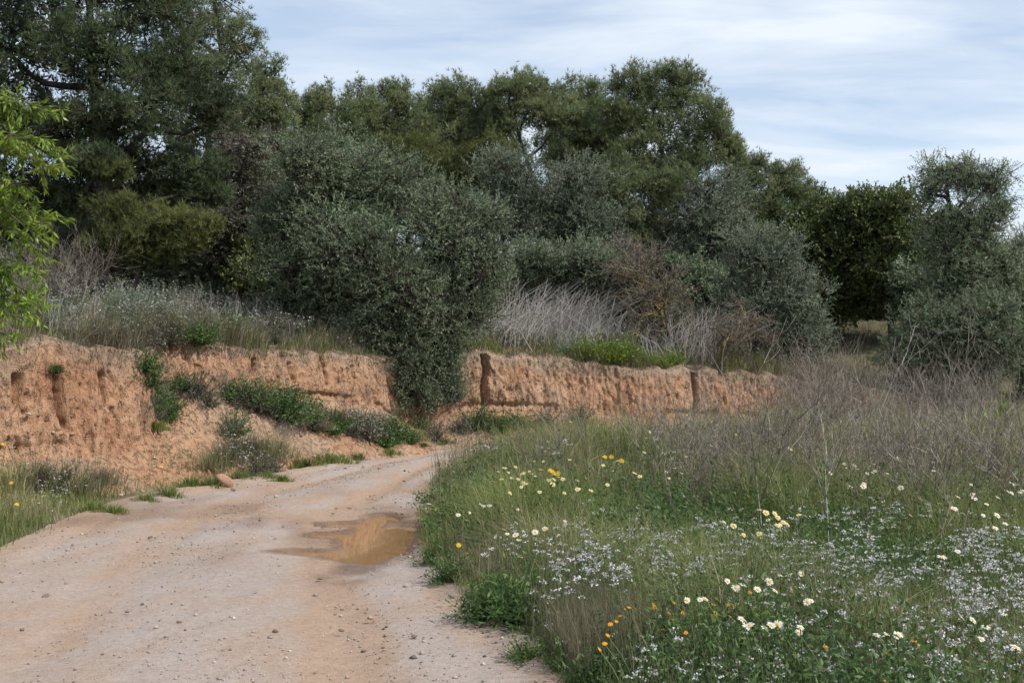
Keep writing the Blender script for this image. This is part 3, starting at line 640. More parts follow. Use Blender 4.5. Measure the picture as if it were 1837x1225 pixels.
make_tree('olive_bush', 'round domed olive bush at the right end of the clay bank', 'bush', 31.5, 1390, [(1350, 450, 62, 46), (1400, 470, 62, 56), (1430, 540, 50, 62), (1350, 530, 74, 66), (1310, 590, 70, 60), (1400, 600, 74, 62), (1445, 615, 40, 48), (1330, 640, 60, 40)], 'olive', 'olive_grey', seed=39, dens=1.0, trunk_r=.12, trunks=4, sub=.36, leafsize=1.05, inner=1.4)
make_tree('broom_bush', 'yellow green wispy bush on the bank top left of the bare tree', 'bush', 30, 1170, [(1165, 545, 50, 42), (1140, 580, 50, 36), (1200, 580, 40, 34)], 'leaf', 'carob', seed=40, dens=.55, trunk_r=.05, trunks=4, inner=.4)
make_tree('carob_tree', 'dark glossy green carob behind the round olive bush', 'carob tree', 39, 1500, [(1500, 372, 50, 30), (1460, 400, 46, 36), (1545, 385, 40, 34), (1490, 410, 62, 44), (1450, 430, 54, 46), (1530, 430, 55, 55), (1490, 480, 72, 60), (1540, 520, 50, 55), (1480, 545, 60, 44)], 'carob', 'carob', seed=41, dens=.95, trunk_r=.16, leafsize=1.2, inner=1.5)
make_tree('carob_tree', 'open leafy tree with sky showing through, left of the tall right hand olive', 'tree', 38, 1600, [(1560, 368, 44, 28), (1612, 362, 40, 34), (1590, 410, 55, 40), (1635, 430, 50, 55), (1600, 470, 52, 50), (1630, 520, 50, 55), (1570, 500, 40, 50)], 'carob', 'carob', bark='greybark', seed=42, dens=.62, trunk_r=.13, leafsize=1.2, inner=.8)
make_tree('olive_tree', 'tall upright olive with two topped crown at the right edge', 'olive tree', 31, 1730, [(1700, 305, 50, 36), (1735, 330, 45, 34), (1775, 335, 40, 38), (1800, 375, 30, 32), (1670, 345, 28, 30), (1715, 390, 70, 44), (1770, 415, 50, 44), (1680, 440, 60, 46), (1735, 470, 70, 50), (1800, 470, 40, 50), (1700, 520, 70, 50)], 'olive', 'olive', bark='bark', seed=43, dens=.72, trunk_r=.17, fork=.4, group=OG, sub=.4)
make_tree('olive_bush', 'dark bush at the foot of the tall upright olive, beside the grassy gap', 'bush', 30, 1650, [(1645, 590, 60, 50), (1625, 640, 50, 45), (1690, 620, 60, 60), (1680, 680, 70, 36)], 'olive', 'olive', seed=44, dens=1.0, trunk_r=.07, trunks=4, inner=1.6)
make_tree('olive_bush', 'large dark bush under the trunk of the tall upright olive', 'bush', 29.5, 1760, [(1750, 590, 66, 56), (1790, 640, 64, 56), (1735, 665, 60, 50), (1800, 560, 50, 50)], 'olive', 'olive', seed=45, dens=1.0, trunk_r=.07, trunks=4, inner=1.6)
make_tree('olive_bush', 'green bush cut off by the right edge of the view', 'bush', 31, 1845, [(1840, 520, 55, 50), (1850, 590, 60, 60), (1840, 660, 55, 50)], 'carob', 'olive', seed=46, dens=.9, trunk_r=.07, trunks=3, inner=1.4)
make_tree('olive_tree', 'distant tree crown just showing at the right edge beyond the tall olive', 'tree', 60, 1850, [(1830, 460, 40, 30), (1870, 450, 60, 40), (1850, 500, 60, 40)], 'olive', 'olive_grey', seed=47, dens=.6, trunk_r=.15, leafsize=1.5)
# dark undergrowth in the shade beneath the pines
for bx, Yp, lob, lab, sd, mt in ((60, 29, [(50, 400, 80, 50), (110, 420, 50, 45)], 'dark green bush in shade under the tall pine near the almond leaves', 51, 'carob'), (300, 31, [(290, 450, 70, 36), (240, 440, 50, 40), (350, 440, 50, 40)], 'shaded bush beneath the low yellow green pine bough', 52, 'olive'),
                                 (640, 38, [(560, 350, 90, 60), (680, 370, 90, 50), (760, 360, 70, 50)], 'shaded thicket behind the large olive', 53, 'carob'), (1120, 41, [(1060, 420, 80, 70), (1160, 430, 80, 60), (990, 400, 70, 60)], 'dark thicket under the tallest pine', 54, 'carob'), (1300, 42, [(1300, 420, 90, 70), (1220, 470, 70, 60), (1360, 470, 80, 60)], 'dark thicket behind the loose grey olive', 55, 'carob'), (1560, 44, [(1540, 470, 90, 70), (1620, 460, 90, 80), (1700, 480, 90, 90), (1790, 520, 90, 70)], 'shaded thicket behind the grassy gap on the right', 56, 'carob'), (160, 33, [(60, 440, 120, 60), (200, 400, 110, 60), (320, 370, 90, 70), (420, 420, 80, 60)], 'shaded thicket behind the trunk of the tall pine', 57, 'carob')):
    make_tree('shade_bush', lab, 'bush', Yp, bx, lob, 'carob', mt, seed=sd, dens=.7, trunk_r=.06, trunks=3, leafsize=1.3, inner=1.8)

UG = 'undergrowth in the shade of the wood'
ru = random.Random(77)
MARKS = [(0, 'almond leaves'), (175, 'trunk of the tall dark pine'), (300, 'low yellow green pine bough'), (440, 'brownish grey olive'), (700, 'large olive'), (960, 'low dark olive bush'), (1100, 'pale dead stems'), (1225, 'bare lichen tree'), (1390, 'round olive bush'), (1560, 'grassy gap'), (1730, 'tall upright olive'), (1850, 'right edge bush')]
seen_ug = {}
def ug_label(px):
    m = min(MARKS, key=lambda q: abs(q[0] - px)); side = 'left of' if px < m[0] - 25 else ('right of' if px > m[0] + 25 else 'straight behind')
    t = f'dark shaded bush {side} the {m[1]}' if side.startswith('straight') else f'dark shaded bush behind and just {side} the {m[1]}'
    seen_ug[t] = seen_ug.get(t, 0) + 1
    return t if seen_ug[t] == 1 else t.replace('dark shaded', 'further dark shaded')
for i in range(22):
    bx = -60 + i * 92 + ru.uniform(-25, 25); Yp = ru.uniform(34, 40) if bx > 640 else ru.uniform(28.5, 32)
    if 1480 < bx < 1640: Yp = ru.uniform(44, 48)
    cy = {0: 470, 1: 480, 2: 480}.get(int(bx // 250), 505) + ru.uniform(-12, 12)
    if 1480 < bx < 1640: cy = 530
    make_tree('shade_bush', ug_label(bx), 'bush', Yp, bx, [(bx - 30, cy, 46, 36), (bx + 30, cy + 8, 46, 36), (bx, cy + 40, 70, 30)], 'carob', ru.choice(['carob', 'olive', 'olive_dull']), seed=600 + i, dens=.75, trunk_r=.05, trunks=3, leafsize=1.2, inner=1.5, group=UG)

# bare lichen covered tree
def bare_tree(r, height, n1=7, spread=1.0):
    A, B, ra, rb, rn = [], [], [], [], []
    def grow(p, dvec, L, rad, lev):
        n = 4; q = p
        for i in range(n):
            dvec = unit(dvec + r.normal(size=3) * .22 + np.array([0, 0, .05 if lev < 2 else -.02]))
            q2 = q + dvec * L / n; r2 = rad * (1 - .16 * (i + 1) / n * 2)
            A.append(q); B.append(q2); ra.append(rad * (1 - .08 * i)); rb.append(rad * (1 - .08 * (i + 1))); rn.append(np.clip(r.normal(.75 if lev in (1, 2) else .4, .2), 0, 1))
            if lev < 4 and i >= (1 if lev else 2):
                for _ in range(r.integers(1, 3)):
                    sd_ = unit(dvec + rdir(r, 1)[0] * (1.0 * spread)); grow(q2, sd_, L * r.uniform(.5, .75), rad * .52, lev + 1)
            q = q2
        if lev < 4: grow(q, dvec, L * .65, rad * .7, lev + 1)
    for _ in range(n1):
        grow(np.array([r.normal() * .12, r.normal() * .12, 0]), unit(np.array([r.normal() * .55 * spread, r.normal() * .5 * spread, 1.0])), height * .42 * r.uniform(.8, 1.15), .05, 0)
    return [np.array(q) for q in (A, B, ra, rb, rn)]
r = rg(91); p = ground_hit(1225, 610)
def place_bare(px, Y, hgt, seed, label, n1, spread=1.0, rad=1.0):
    r = rg(seed); X0 = wx(px, Y); z0 = float(H(np.array([X0]), np.array([Y]))[0]) - .05
    rt = empty('bare_tree', (X0, Y, z0), label, 'bare tree')
    A, B, ra, rb, rn = bare_tree(r, hgt, n1, spread); th = ra > .022
    w1 = Acc(); twigs(w1, A[th], B[th], ra[th] * rad, rb[th] * rad, 5, rn[th]); w1.obj('trunk', M['lichen'], rt)
    w2 = Acc(); twigs(w2, A[~th], B[~th], np.maximum(ra[~th], .008) * rad, np.maximum(rb[~th], .006) * rad, 3, rn[~th]); w2.obj('branches', M['lichen'], rt)
place_bare(1225, 29.2, 3.5, 92, 'bare grey tree with yellow lichen above the right part of the bank', 3, .9)
place_bare(1320, 28.6, 1.7, 93, 'tangle of drooping dead branches in front of the round olive bush', 3, 1.5, .9)

# almond tree reaching in from the left edge
r = rg(101); X0, Y0 = -5.35, 9.3; z0 = float(H(np.array([X0]), np.array([Y0]))[0]) - .1
rt = empty('almond_tree', (X0, Y0, z0), 'almond tree with fresh bright green drooping leaves reaching in at the left edge', 'almond tree')
wood, lf = Acc(), Acc(); org = np.array([X0, Y0, z0])
tube(wood, curve_pts((0, 0, 0), (.15, -.1, 1.9), r, 8, .04), np.linspace(.12, .08, 8), 9)
tube(wood, curve_pts((.15, -.1, 1.9), (.1, .1, 4.4), r, 8, .06), np.linspace(.08, .02, 8), 7)
brs = [(100, 212, 8.6), (60, 205, 8.8), (88, 250, 8.6), (78, 300, 8.5), (30, 210, 8.9), (40, 330, 8.6), (95, 405, 8.7), (100, 395, 8.9), (85, 480, 8.6), (88, 500, 8.8), (60, 420, 8.6), (55, 550, 8.7), (30, 570, 8.6), (10, 600, 8.6), (20, 480, 8.7), (25, 260, 9), (45, 250, 8.3), (15, 400, 9.1), (45, 365, 8.9), (60, 535, 9.0), (0, 180, 8.8), (-10, 300, 8.8), (-20, 500, 8.8), (-60, 250, 9), (-60, 420, 9)]
for px, py, Yb in brs:
    tip = np.array([wx(px, Yb), Yb, wz(py, Yb)]) - org
    a = np.array([.14, 0, np.clip(tip[2] + .1, 1.2, 4.2)]) + r.normal(size=3) * .08
    pp = curve_pts(a, tip, r, 12, .06, .10); tube(wood, pp, np.linspace(.016, .003, 12), 4, .5)
    for q0, q1 in zip(pp[4:-1], pp[5:]):
        for _ in range(6):
            c = q0 + (q1 - q0) * r.uniform(); e = c + unit(np.array([r.normal() * .8 + .3, r.normal() * .8, -.35 + r.normal() * .5])) * r.uniform(.08, .24)
            twigs(wood, c[None], e[None], .003, .0015)
            nl = 12; t = r.uniform(.15, 1, nl)[:, None]; P = c + (e - c) * t
            D = unit((e - c)[None] * .9 / np.linalg.norm(e - c) + r.normal(size=(nl, 3)) * .5 + np.array([0, 0, -.55]))
            leaf_quads(lf, P, D, r.uniform(.05, .095, nl), r.uniform(.014, .022, nl), r, np.clip(r.normal(.5, .25, nl), 0, 1), .05)
wood.obj('trunk', M['greybark'], rt); lf.obj('crown', M['almond'], rt)

# ------------------------------------------------------------------ ground vegetation nobody could count
def field_pts(r, n, y0, y1, p=1.6, xr=.52, edge=0.0):
    t = r.uniform(0, 1, n); Y = (y0 ** (1 - p) + t * (y1 ** (1 - p) - y0 ** (1 - p))) ** (1 / (1 - p))
    lo = np.where(Y < 22.1, xr_road(np.minimum(Y, 22)), np.interp(Y, [22, 23, 23.8, 25], [-.8, .4, 3.2, 8])) + edge
    hi = xr * Y + 1.0
    X = lo + r.uniform(0, 1, n) * (hi - lo)
    return X, Y
def edge_ok(X, Y, r):
    lo = np.where(Y < 22.1, xr_road(np.minimum(Y, 22)), -5)
    return X - lo > .32 * (fbm(X * 1.3, Y * 1.3, seed=111) - .40) + r.uniform(-.06, .05, len(X))
def dryness(X, Y): return sm(.42, .62, fbm(X * .42, Y * .36, seed=112)) * .55 + .5 * sm(1.2, 3.2, X) * sm(9.5, 13, Y) + .18 * sm(15, 20, Y)

r = rg(120); acc = Acc()
for n, y0, y1, wd, hm in ((52000, 4.0, 8.5, .0055, 1.0), (70000, 8.5, 14, .008, 1.0), (75000, 14, 24.5, .013, 1.0)):
    X, Y = field_pts(r, n, y0, y1, 1.2); k = edge_ok(X, Y, r); X, Y = X[k], Y[k]; n = len(X)
    lo = np.where(Y < 22.1, xr_road(np.minimum(Y, 22)), -5); e = sm(0, 1.1, X - lo)
    dr = np.clip(dryness(X, Y), 0, 1); cl = fbm(X * 1.7, Y * 1.7, seed=121)
    h = (.115 + .25 * e) * (.18 + 1.1 * cl + 1.0 * sm(.38, .68, fbm(X * .75, Y * .6, seed=122))) * r.uniform(.4, 1.45, n) * (1 + .55 * sm(9, 14, Y)) * hm * (1 - .3 * sm(3.5, -.5, X) * sm(15, 19, Y))
    rn = np.clip(r.normal(.34, .20, n) + dr * .5 * r.uniform(.2, 1.3, n), 0, 1)
    P = np.stack([X, Y, flat(X, Y) - .04], 1); blades(acc, P, h, wd * .8 * r.uniform(.6, 1.4, n), r.uniform(.1, 1.3, n), r, rn)
tag(acc.obj('field_grass', M['grass']), 'tangled green and drying grass of the wildflower field', None, None, 'stuff')

# leafy herbs with small feathery leaves
acc = Acc()
for n, y0, y1, ls in ((3000, 4.0, 9, 1.0), (1300, 9, 20, 1.5)):
    X, Y = field_pts(r, n, y0, y1, 1.2); k = edge_ok(X - .05, Y, r) & (fbm(X * .9, Y * .9, seed=131) > .38); X, Y = X[k], Y[k]
    for x, y in zip(X, Y):
        e = min(1.0, .35 + max(0, x - float(xr_road(min(y, 22)))) * .9); R_ = r.uniform(.14, .36) * e * (1 if y < 9 else 1.3); ns = 14 if y < 9 else 11
        dd = rdir(r, ns); dd[:, 2] = np.abs(dd[:, 2]) + .2; c = np.array([x, y, -.02]); tip = c + unit(dd) * R_ * r.uniform(.6, 1.5, ns)[:, None] * np.array([1, 1, 1.5])
        t = np.linspace(.3, 1, 7); P = (c + (tip - c)[:, None] * t[None, :, None]).reshape(-1, 3)
        D = unit(np.repeat(unit(tip - c), 7, 0) * .5 + r.normal(size=(ns * 7, 3)) * .7)
        leaf_quads(acc, P, D, .038 * ls * r.uniform(.6, 1.3, ns * 7), .013 * ls, r, np.clip(np.repeat(r.normal(.4, .2, ns), 7) + r.normal(size=ns * 7) * .12, 0, 1), .08)
tag(acc.obj('herb_leaves', M['herb']), 'low dark green feathery leaves of the field herbs', None, None, 'stuff')

# small white flower heads in drifts
def flowers(acc, st, P, r, size, nf):
    n = len(P); base = P.copy(); base[:, 2] = np.maximum(P[:, 2] - r.uniform(.08, .3, n), H(P[:, 0], P[:, 1])); base[:, :2] += r.normal(size=(n, 2)) * .04
    twigs(st, base, P, .0018, .0012, 3, .4)
    dd = rdir(r, n * nf); dd[:, 2] = np.abs(dd[:, 2]); Q = np.repeat(P, nf, 0) + dd * np.repeat(size, nf)[:, None] * np.array([1, 1, .6])
    leaf_quads(acc, Q, rdir(r, n * nf), np.repeat(size, nf) * .8, np.repeat(size, nf) * .62, r, r.uniform(0, 1, n * nf))
fl, st = Acc(), Acc()
drifts = [(1100, 985, 90, 16, 420, .42), (1010, 1000, 60, 16, 120, .4), (1390, 990, 110, 24, 420, .42), (1560, 1000, 120, 28, 520, .42), (1720, 1020, 110, 34, 700, .42), (1800, 1000, 60, 50, 320, .42), (1500, 960, 90, 14, 150, .42), (1640, 1080, 120, 30, 260, .36), (1180, 1200, 120, 22, 110, .28), (1400, 1190, 130, 26, 190, .3), (1700, 1170, 110, 36, 200, .32), (950, 1110, 40, 16, 26, .2), (935, 1140, 26, 9, 18, .15), (900, 1060, 30, 14, 14, .25), (1290, 1150, 80, 20, 60, .3), (1120, 790, 160, 12, 60, .75), (1560, 745, 60, 8, 60, .7), (960, 1040, 30, 14, 20, .3), (1580, 1120, 90, 26, 110, .34), (1790, 1090, 50, 40, 160, .36)]
for px, py, sx, sy, n, hh in drifts:
    n = int(n * .78); a = px + r.normal(size=n) * sx * 1.3; b = py + r.normal(size=n) * sy * 1.9; h = hh * r.uniform(.75, 1.2, n); k = (b > 735) & (fbm(a * .022, b * .05, seed=135) > .44); a, b, h = a[k], b[k], h[k]
    Y = (EYE - h) * F_PX / (b - HOR); Y = np.clip(Y, 4.2, 23); X = wx(a, Y); k = X > xr_road(np.minimum(Y, 22)) + .02
    P = np.stack([X, Y, h], 1)[k]; P = P[:max(3, int(len(P) * .38))]; P = np.repeat(P, 4, 0) + r.normal(size=(len(P) * 4, 3)) * np.array([.045, .045, .022]); P[:, 0] = np.maximum(P[:, 0], xr_road(np.minimum(P[:, 1], 22)) + .02); flowers(fl, st, P, r, r.uniform(.008, .018, len(P)) * (1 + .04 * (P[:, 1] - 5)), 9)
tag(fl.obj('white_wildflowers', M['alyssum']), 'drifts of tiny white flower heads across the field', None, None, 'stuff')
tag(st.obj('wildflower_stems', M['stem']), 'thin green stems under the tiny white flower heads', None, None, 'stuff')

# fine dry grass haze and tall straw in the field
acc = Acc()
X, Y = field_pts(r, 34000, 4.6, 24.5, 1.1); k = edge_ok(X - .1, Y, r) & (r.uniform(0, 1, len(X)) < .12 + dryness(X, Y)); X, Y = X[k], Y[k]; n = len(X)
P = np.stack([X, Y, flat(X, Y)], 1); blades(acc, P, r.uniform(.35, .85, n) * (.65 + .5 * sm(8, 15, Y)), .0028 + .0005 * Y * .5, r.uniform(.05, .6, n), r, np.clip(r.normal(.5, .25, n), 0, 1))
for px, py, sx, sy, n, hh in ((1080, 1040, 60, 30, 2600, .42), (1010, 1110, 40, 26, 1500, .3), (860, 960, 40, 40, 700, .35), (1500, 1090, 50, 40, 900, .4), (1650, 1190, 60, 30, 900, .3)):
    a = px + r.normal(size=n) * sx; b = py + r.normal(size=n) * sy; h = hh * r.uniform(.6, 1.2, n); Y = (EYE - h) * F_PX / (b - HOR); X = wx(a, Y); k = X > xr_road(np.minimum(Y, 22)) + .05
    X, Y, h = X[k], Y[k], h[k]; blades(acc, np.stack([X, Y, flat(X, Y)], 1), h * 1.1, .0022, r.uniform(.05, .5, len(X)), r, np.clip(r.normal(.45, .2, len(X)), 0, 1))
tag(acc.obj('dry_field_grass', M['dry_fine']), 'fine straw coloured dry grass standing among the field plants', None, None, 'stuff')

# grass on the left verge, the slope and the top of the bank
acc = Acc(); dry = Acc(); n = 26000
X = r.uniform(-9.2, -3.9, n); Y = r.uniform(6, 17, n); d, s = sdist(X, Y); lo = xl_road(Y)
k = (X < lo - .02 - .25 * fbm(X * 2, Y * 2, seed=141)) & (d < -.3) & (r.uniform(0, 1, n) < sm(.38, .55, fbm(X * .8, Y * .8, seed=142)) + .9 * sm(14.2, 12.0, Y))
X, Y = X[k], Y[k]; n = len(X); e = sm(0, .8, xl_road(Y) - X)
blades(acc, np.stack([X, Y, H(X, Y) - .02], 1), (.1 + .30 * e) * r.uniform(.4, 1.3, n) * (.4 + .75 * sm(14.5, 11.5, Y)), .008 * r.uniform(.6, 1.3, n), r.uniform(.1, .9, n), r, np.clip(r.normal(.3, .2, n) + .35 * sm(.5, .65, fbm(X * .7, Y * .7, seed=143)), 0, 1))
n = 22000; X = r.uniform(-6.5, 9, n); Y = r.uniform(16.5, 29, n); d, s = sdist(X, Y); top, base, T = bank_at(s)
k = (d < -.35) & (-d < T * 1.05) & (fbm(X * .8, Y * .8, seed=144) > .48); X, Y = X[k], Y[k]; n = len(X)
blades(acc, np.stack([X, Y, H(X, Y)], 1), r.uniform(.06, .26, n), .014, r.uniform(.2, .9, n), r, np.clip(r.normal(.4, .25, n), 0, 1))
tag(acc.obj('verge_grass', M['grass']), 'green grass along the left verge and the earth slope', None, None, 'stuff')
n = 70000; X = r.uniform(-13, 14, n); Y = r.uniform(13, 41, n); d, s = sdist(X, Y)
k = (d > -.03) & (d < 9) & (r.uniform(0, 1, n) < .25 + .9 * sm(.35, .6, fbm(X * .6, Y * .6, seed=151)) + sm(.6, .1, d)); X, Y, d, s = X[k], Y[k], d[k], s[k]; n = len(X)
tall = sm(.4, .62, fbm(X * .5, Y * .5, seed=152)) * sm(.8, 2.2, d)
blades(dry, np.stack([X, Y, H(X, Y) - .05], 1), (.08 + .12 * sm(.2, 1.4, d) + .22 * tall) * r.uniform(.4, 1.4, n), .009 + .003 * tall, r.uniform(.2, 1.3, n), r, np.clip(r.normal(.35, .22, n) + .1 * tall, 0, 1))
tag(dry.obj('bank_dry_grass', M['dry_fine']), 'brownish dry grass covering the top of the bank', None, None, 'stuff')
grn = Acc(); n = 48000; X = r.uniform(-13, 22, n); Y = r.uniform(13, 41, n); d, s = sdist(X, Y)
k = ((d > 0) | ((X > 8.4) & (d > -5))) & (d < 10) & (fbm(X * .7, Y * .7, seed=153) > .42); X, Y, d = X[k], Y[k], d[k]; n = len(X)
blades(grn, np.stack([X, Y, H(X, Y) - .03], 1), r.uniform(.08, .30, n), .012, r.uniform(.2, 1.2, n), r, np.clip(r.normal(.45, .22, n), 0, 1))
tag(grn.obj('bank_green_grass', M['grass']), 'patches of green grass on the top of the bank', None, None, 'stuff')
lipw_, lipg = Acc(), Acc()
for acc_, n, hm, wd in ((lipw_, 26000, .26, .008), (lipg, 20000, .20, .010)):
    k = r.integers(0, len(sq), n); dd_ = np.abs(r.normal(size=n)) * .8 - .06; X = px_[k] - nxv[k] * dd_; Y = py_[k] - nyv[k] * dd_
    kk = fbm(X * 1.1, Y * 1.1, seed=155 if acc_ is lipw_ else 156) > .44; X, Y, k, dd_ = X[kk], Y[kk], k[kk], dd_[kk]; n = len(X)
    P = np.stack([X, Y, H(X, Y) + .02], 1); az = np.arctan2(nyv[k], nxv[k]) + r.normal(size=n) * 1.1
    blades(acc_, P, hm * (.12 + 2.0 * sm(.3, .75, fbm(X * 2.0, Y * 2.0, seed=157))) * r.uniform(.4, 1.4, n), wd, r.uniform(.2, 1.4, n), r, np.clip(r.normal(.42, .25, n), 0, 1), az)
tag(lipw_.obj('lip_dry_grass', M['dry_fine']), 'dry weeds overhanging the lip of the clay bank', None, None, 'stuff')
tag(lipg.obj('lip_green_grass', M['grass']), 'green weeds along the lip of the clay bank', None, None, 'stuff')
# pale leaning dead stems on the bank top
acc = Acc()
for px, sx, Yc, sy, n, hh, az in ((1020, 70, 29.4, .8, 620, 1.4, .6), (930, 70, 28.2, .6, 380, .85, .5), (1110, 60, 29, .7, 300, .95, 2.6), (1240, 30, 28.6, .4, 120, 1.3, .4), (870, 30, 27.4, .4, 220, .6, .3), (520, 60, 26.3, .7, 150, .8, 2.2), (430, 60, 25.2, .9, 110, .7, 2.0), (300, 80, 23.2, 1.0, 70, .6, 2.2), (600, 40, 25.6, .5, 90, .7, 2.4), (130, 50, 20, .8, 60, .8, 1.2)):
    Y = Yc + r.normal(size=n) * sy; X = wx(px + r.normal(size=n) * sx, Yc); d, s = sdist(X, Y); k = d > .3; X, Y = X[k], Y[k]; m = len(X)
    A = np.stack([X, Y, H(X, Y)], 1); h = hh * r.uniform(.45, 1.1, m); a = r.normal(size=m) * .9 + az
    ln = r.uniform(.05, 1.1 if px > 800 else .5, m) * h; B = A + np.stack([np.cos(a) * ln * .4, np.sin(a) * ln * .3, h * .6], 1); Cc = B + np.stack([np.cos(a) * ln * .8, np.sin(a) * ln * .5, h * .38], 1)
    rn = np.clip(r.normal(.55, .25, m), 0, 1); w_ = .008 if px > 800 else .0045; twigs(acc, A, B, w_, w_ * .75, 3, rn); twigs(acc, B, Cc, w_ * .75, w_ * .4, 3, rn)
tag(acc.obj('dead_stems', M['stalk']), 'mass of pale grey dead stems leaning on the top of the bank', None, None, 'stuff')
# white flowers on the bank
fl, st = Acc(), Acc()
for px, py, sx, sy, n, hh in ((110, 560, 60, 22, 330, .36), (230, 555, 90, 24, 520, .36), (380, 565, 80, 22, 480, .36), (60, 520, 50, 30, 200, .42), (300, 520, 90, 18, 240, .42), (520, 590, 50, 14, 160, .36), (665, 785, 26, 14, 130, .5), (540, 755, 24, 10, 80, .5), (440, 840, 30, 10, 110, .4), (390, 740, 14, 16, 30, .2), (100, 905, 24, 14, 60, .25), (1000, 610, 70, 10, 60, .2), (640, 610, 20, 8, 24, .2), (15, 850, 16, 20, 24, .3)):
    for _ in range(n):
        q = ground_hit(px + r.normal() * sx, py + 14 + r.normal() * sy)
        if q[1] > 45: continue
        P = q[None] + np.array([[0, 0, hh * r.uniform(.7, 1.5)]]); flowers(fl, st, P, r, np.array([r.uniform(.012, .021)]) * (.6 + q[1] / 40), 5)
tag(fl.obj('bank_wildflowers', M['alyssum']), 'small white flowers sprinkled over the top and slope of the bank', None, None, 'stuff')
tag(st.obj('bank_flower_stems', M['stem']), 'thin stems of the small white flowers on the bank', None, None, 'stuff')
# gravel on the track
acc = Acc(); n = 16000; n = 26000; Y = 3.6 + 20 * r.uniform(0, 1, n) ** 1.5; lo, hi = xl_road(Y), xr_road(Y); uu = r.uniform(-.02, 1.0, n); X = lo + uu * (hi - lo)
k = (puddle_f(X, Y) < -.05) & (r.uniform(0, 1, n) < .25 + 1.2 * sm(.4, .65, fbm(X * 1.1, Y * .8, seed=161)) + .8 * sm(.1, 0, uu)); X, Y, uu = X[k], Y[k], uu[k]; n = len(X)
rad = np.clip(r.lognormal(-5.35, .55, n), .0028, .022); Zc = road_z(X, Y, uu) + rad * .25
e = np.array([(1, 0, 0), (0, 1, 0), (-1, 0, 0), (0, -1, 0), (0, 0, .7), (0, 0, -.7)]); V = e[None] * r.uniform(.6, 1.25, (n, 6, 3)); an = r.uniform(0, 6.28, n); c_, s_ = np.cos(an)[:, None], np.sin(an)[:, None]
V = np.stack([V[..., 0] * c_ - V[..., 1] * s_, V[..., 0] * s_ + V[..., 1] * c_, V[..., 2]], -1) * rad[:, None, None] + np.stack([X, Y, Zc], 1)[:, None]
tf = np.array([(0, 1, 4), (1, 2, 4), (2, 3, 4), (3, 0, 4), (1, 0, 5), (2, 1, 5), (3, 2, 5), (0, 3, 5)])
acc.add(V, tris=(np.arange(n)[:, None, None] * 6 + tf[None]).reshape(-1, 3), rt=np.repeat(np.clip(r.normal(.5, .25, n), 0, 1), 8))
tag(acc.obj('gravel', M['gravel']), 'loose gravel chips scattered over the dirt track', None, None, 'stuff')

# ------------------------------------------------------------------ single plants
def shrub_mesh(seed, h=1.0, stems=11, mat='twig', spread=.5, nb=3, rad0=.0055):
    r = rg(seed); A, B, ra, rb = [], [], [], []
    def grow(p, dv, L, rad, lev):
        n = 4; q = p
        for i in range(n):
            dv = unit(dv + r.normal(size=3) * .16 + np.array([0, 0, .06])); q2 = q + dv * L / n
            A.append(q); B.append(q2); ra.append(rad * (1 - .15 * i)); rb.append(rad * (1 - .15 * (i + 1)))
            if lev < 2 and i:
                for _ in range(r.integers(1, nb)): grow(q2, unit(dv + rdir(r, 1)[0] * .75), L * r.uniform(.4, .65), rad * .6, lev + 1)
            q = q2
    for _ in range(stems):
        a = r.uniform(0, 6.28); grow(np.array([math.cos(a), math.sin(a), 0]) * .08 * r.uniform(), unit(np.array([math.cos(a) * spread * r.uniform(.2, 1.3), math.sin(a) * spread * r.uniform(.2, 1.3), 1])), h * r.uniform(.6, 1.0), rad0, 0)
    acc = Acc(); twigs(acc, np.array(A), np.array(B), np.array(ra), np.array(rb), 3, np.clip(r.normal(.45, .32, len(A)), 0, 1))
    return acc.mesh('dry_shrub', M[mat])
shr = [shrub_mesh(201 + i, 1.0, 10 + i, 'twig', .45 + .1 * (i % 3)) for i in range(4)]
def place(name, me, x, y, z, rz, sc, label, cat, group):
    o = link(name, me); o.location = (x, y, z); o.rotation_euler = (0, 0, rz); o.scale = sc if isinstance(sc, tuple) else (sc,) * 3
    return tag(o, label, cat, group)
r = rg(210); R0 = random.Random(5)
def shrub_text(px, Y):
    row = 'behind the drift of white flowers' if Y < 12.4 else ('in the middle of the field' if Y < 17 else 'at the far side of the field')
    side = 'left of the grey brush' if px < 1250 else ('before the round olive bush' if px < 1480 else ('before the grassy gap' if px < 1640 else 'before the dark right hand bushes'))
    t = f'leafless twiggy shrub {row}, {side}'
    return t, 'dry shrub', t.replace('shrub', 'shrubs', 1)
spots = [(r.uniform(1180, 1860), r.uniform(10.2, 15)) for _ in range(19)] + [(r.uniform(1260, 1860), r.uniform(15, 21)) for _ in range(12)] + [(r.uniform(960, 1240), r.uniform(13, 20.5)) for _ in range(8)]
for i, (px, Y) in enumerate(spots):
    x = wx(px, Y); place('dry_shrub', shr[i % 4], x, Y, float(flat(np.array([x]), np.array([Y]))[0]) - .03, r.uniform(0, 6.28), (lambda q: (q, q, q * float(r.uniform(.8, 1.4)) * (.9 if 1250 < px < 1480 and Y > 12 else 1.05)))(float(r.uniform(.75, 1.15))), *shrub_text(px, Y))
for i, (px, Y) in enumerate([(r.uniform(1430, 1860), r.uniform(22, 28)) for _ in range(15)] + [(r.uniform(1430, 1520), r.uniform(24.6, 28)) for _ in range(12)]):
    x = wx(px, Y); place('dry_shrub', shr[i % 4], x, Y, float(H(np.array([x]), np.array([Y]))[0]) - .03, r.uniform(0, 6.28), float(r.uniform(.9, 1.6)), 'grey leafless brush beyond the field, ' + ('below the round olive bush' if px < 1500 else 'below the grassy gap' if px < 1640 else 'below the tall upright olive' if px < 1760 else 'at the right edge'), 'dry shrub', 'grey brush below the dark bushes')
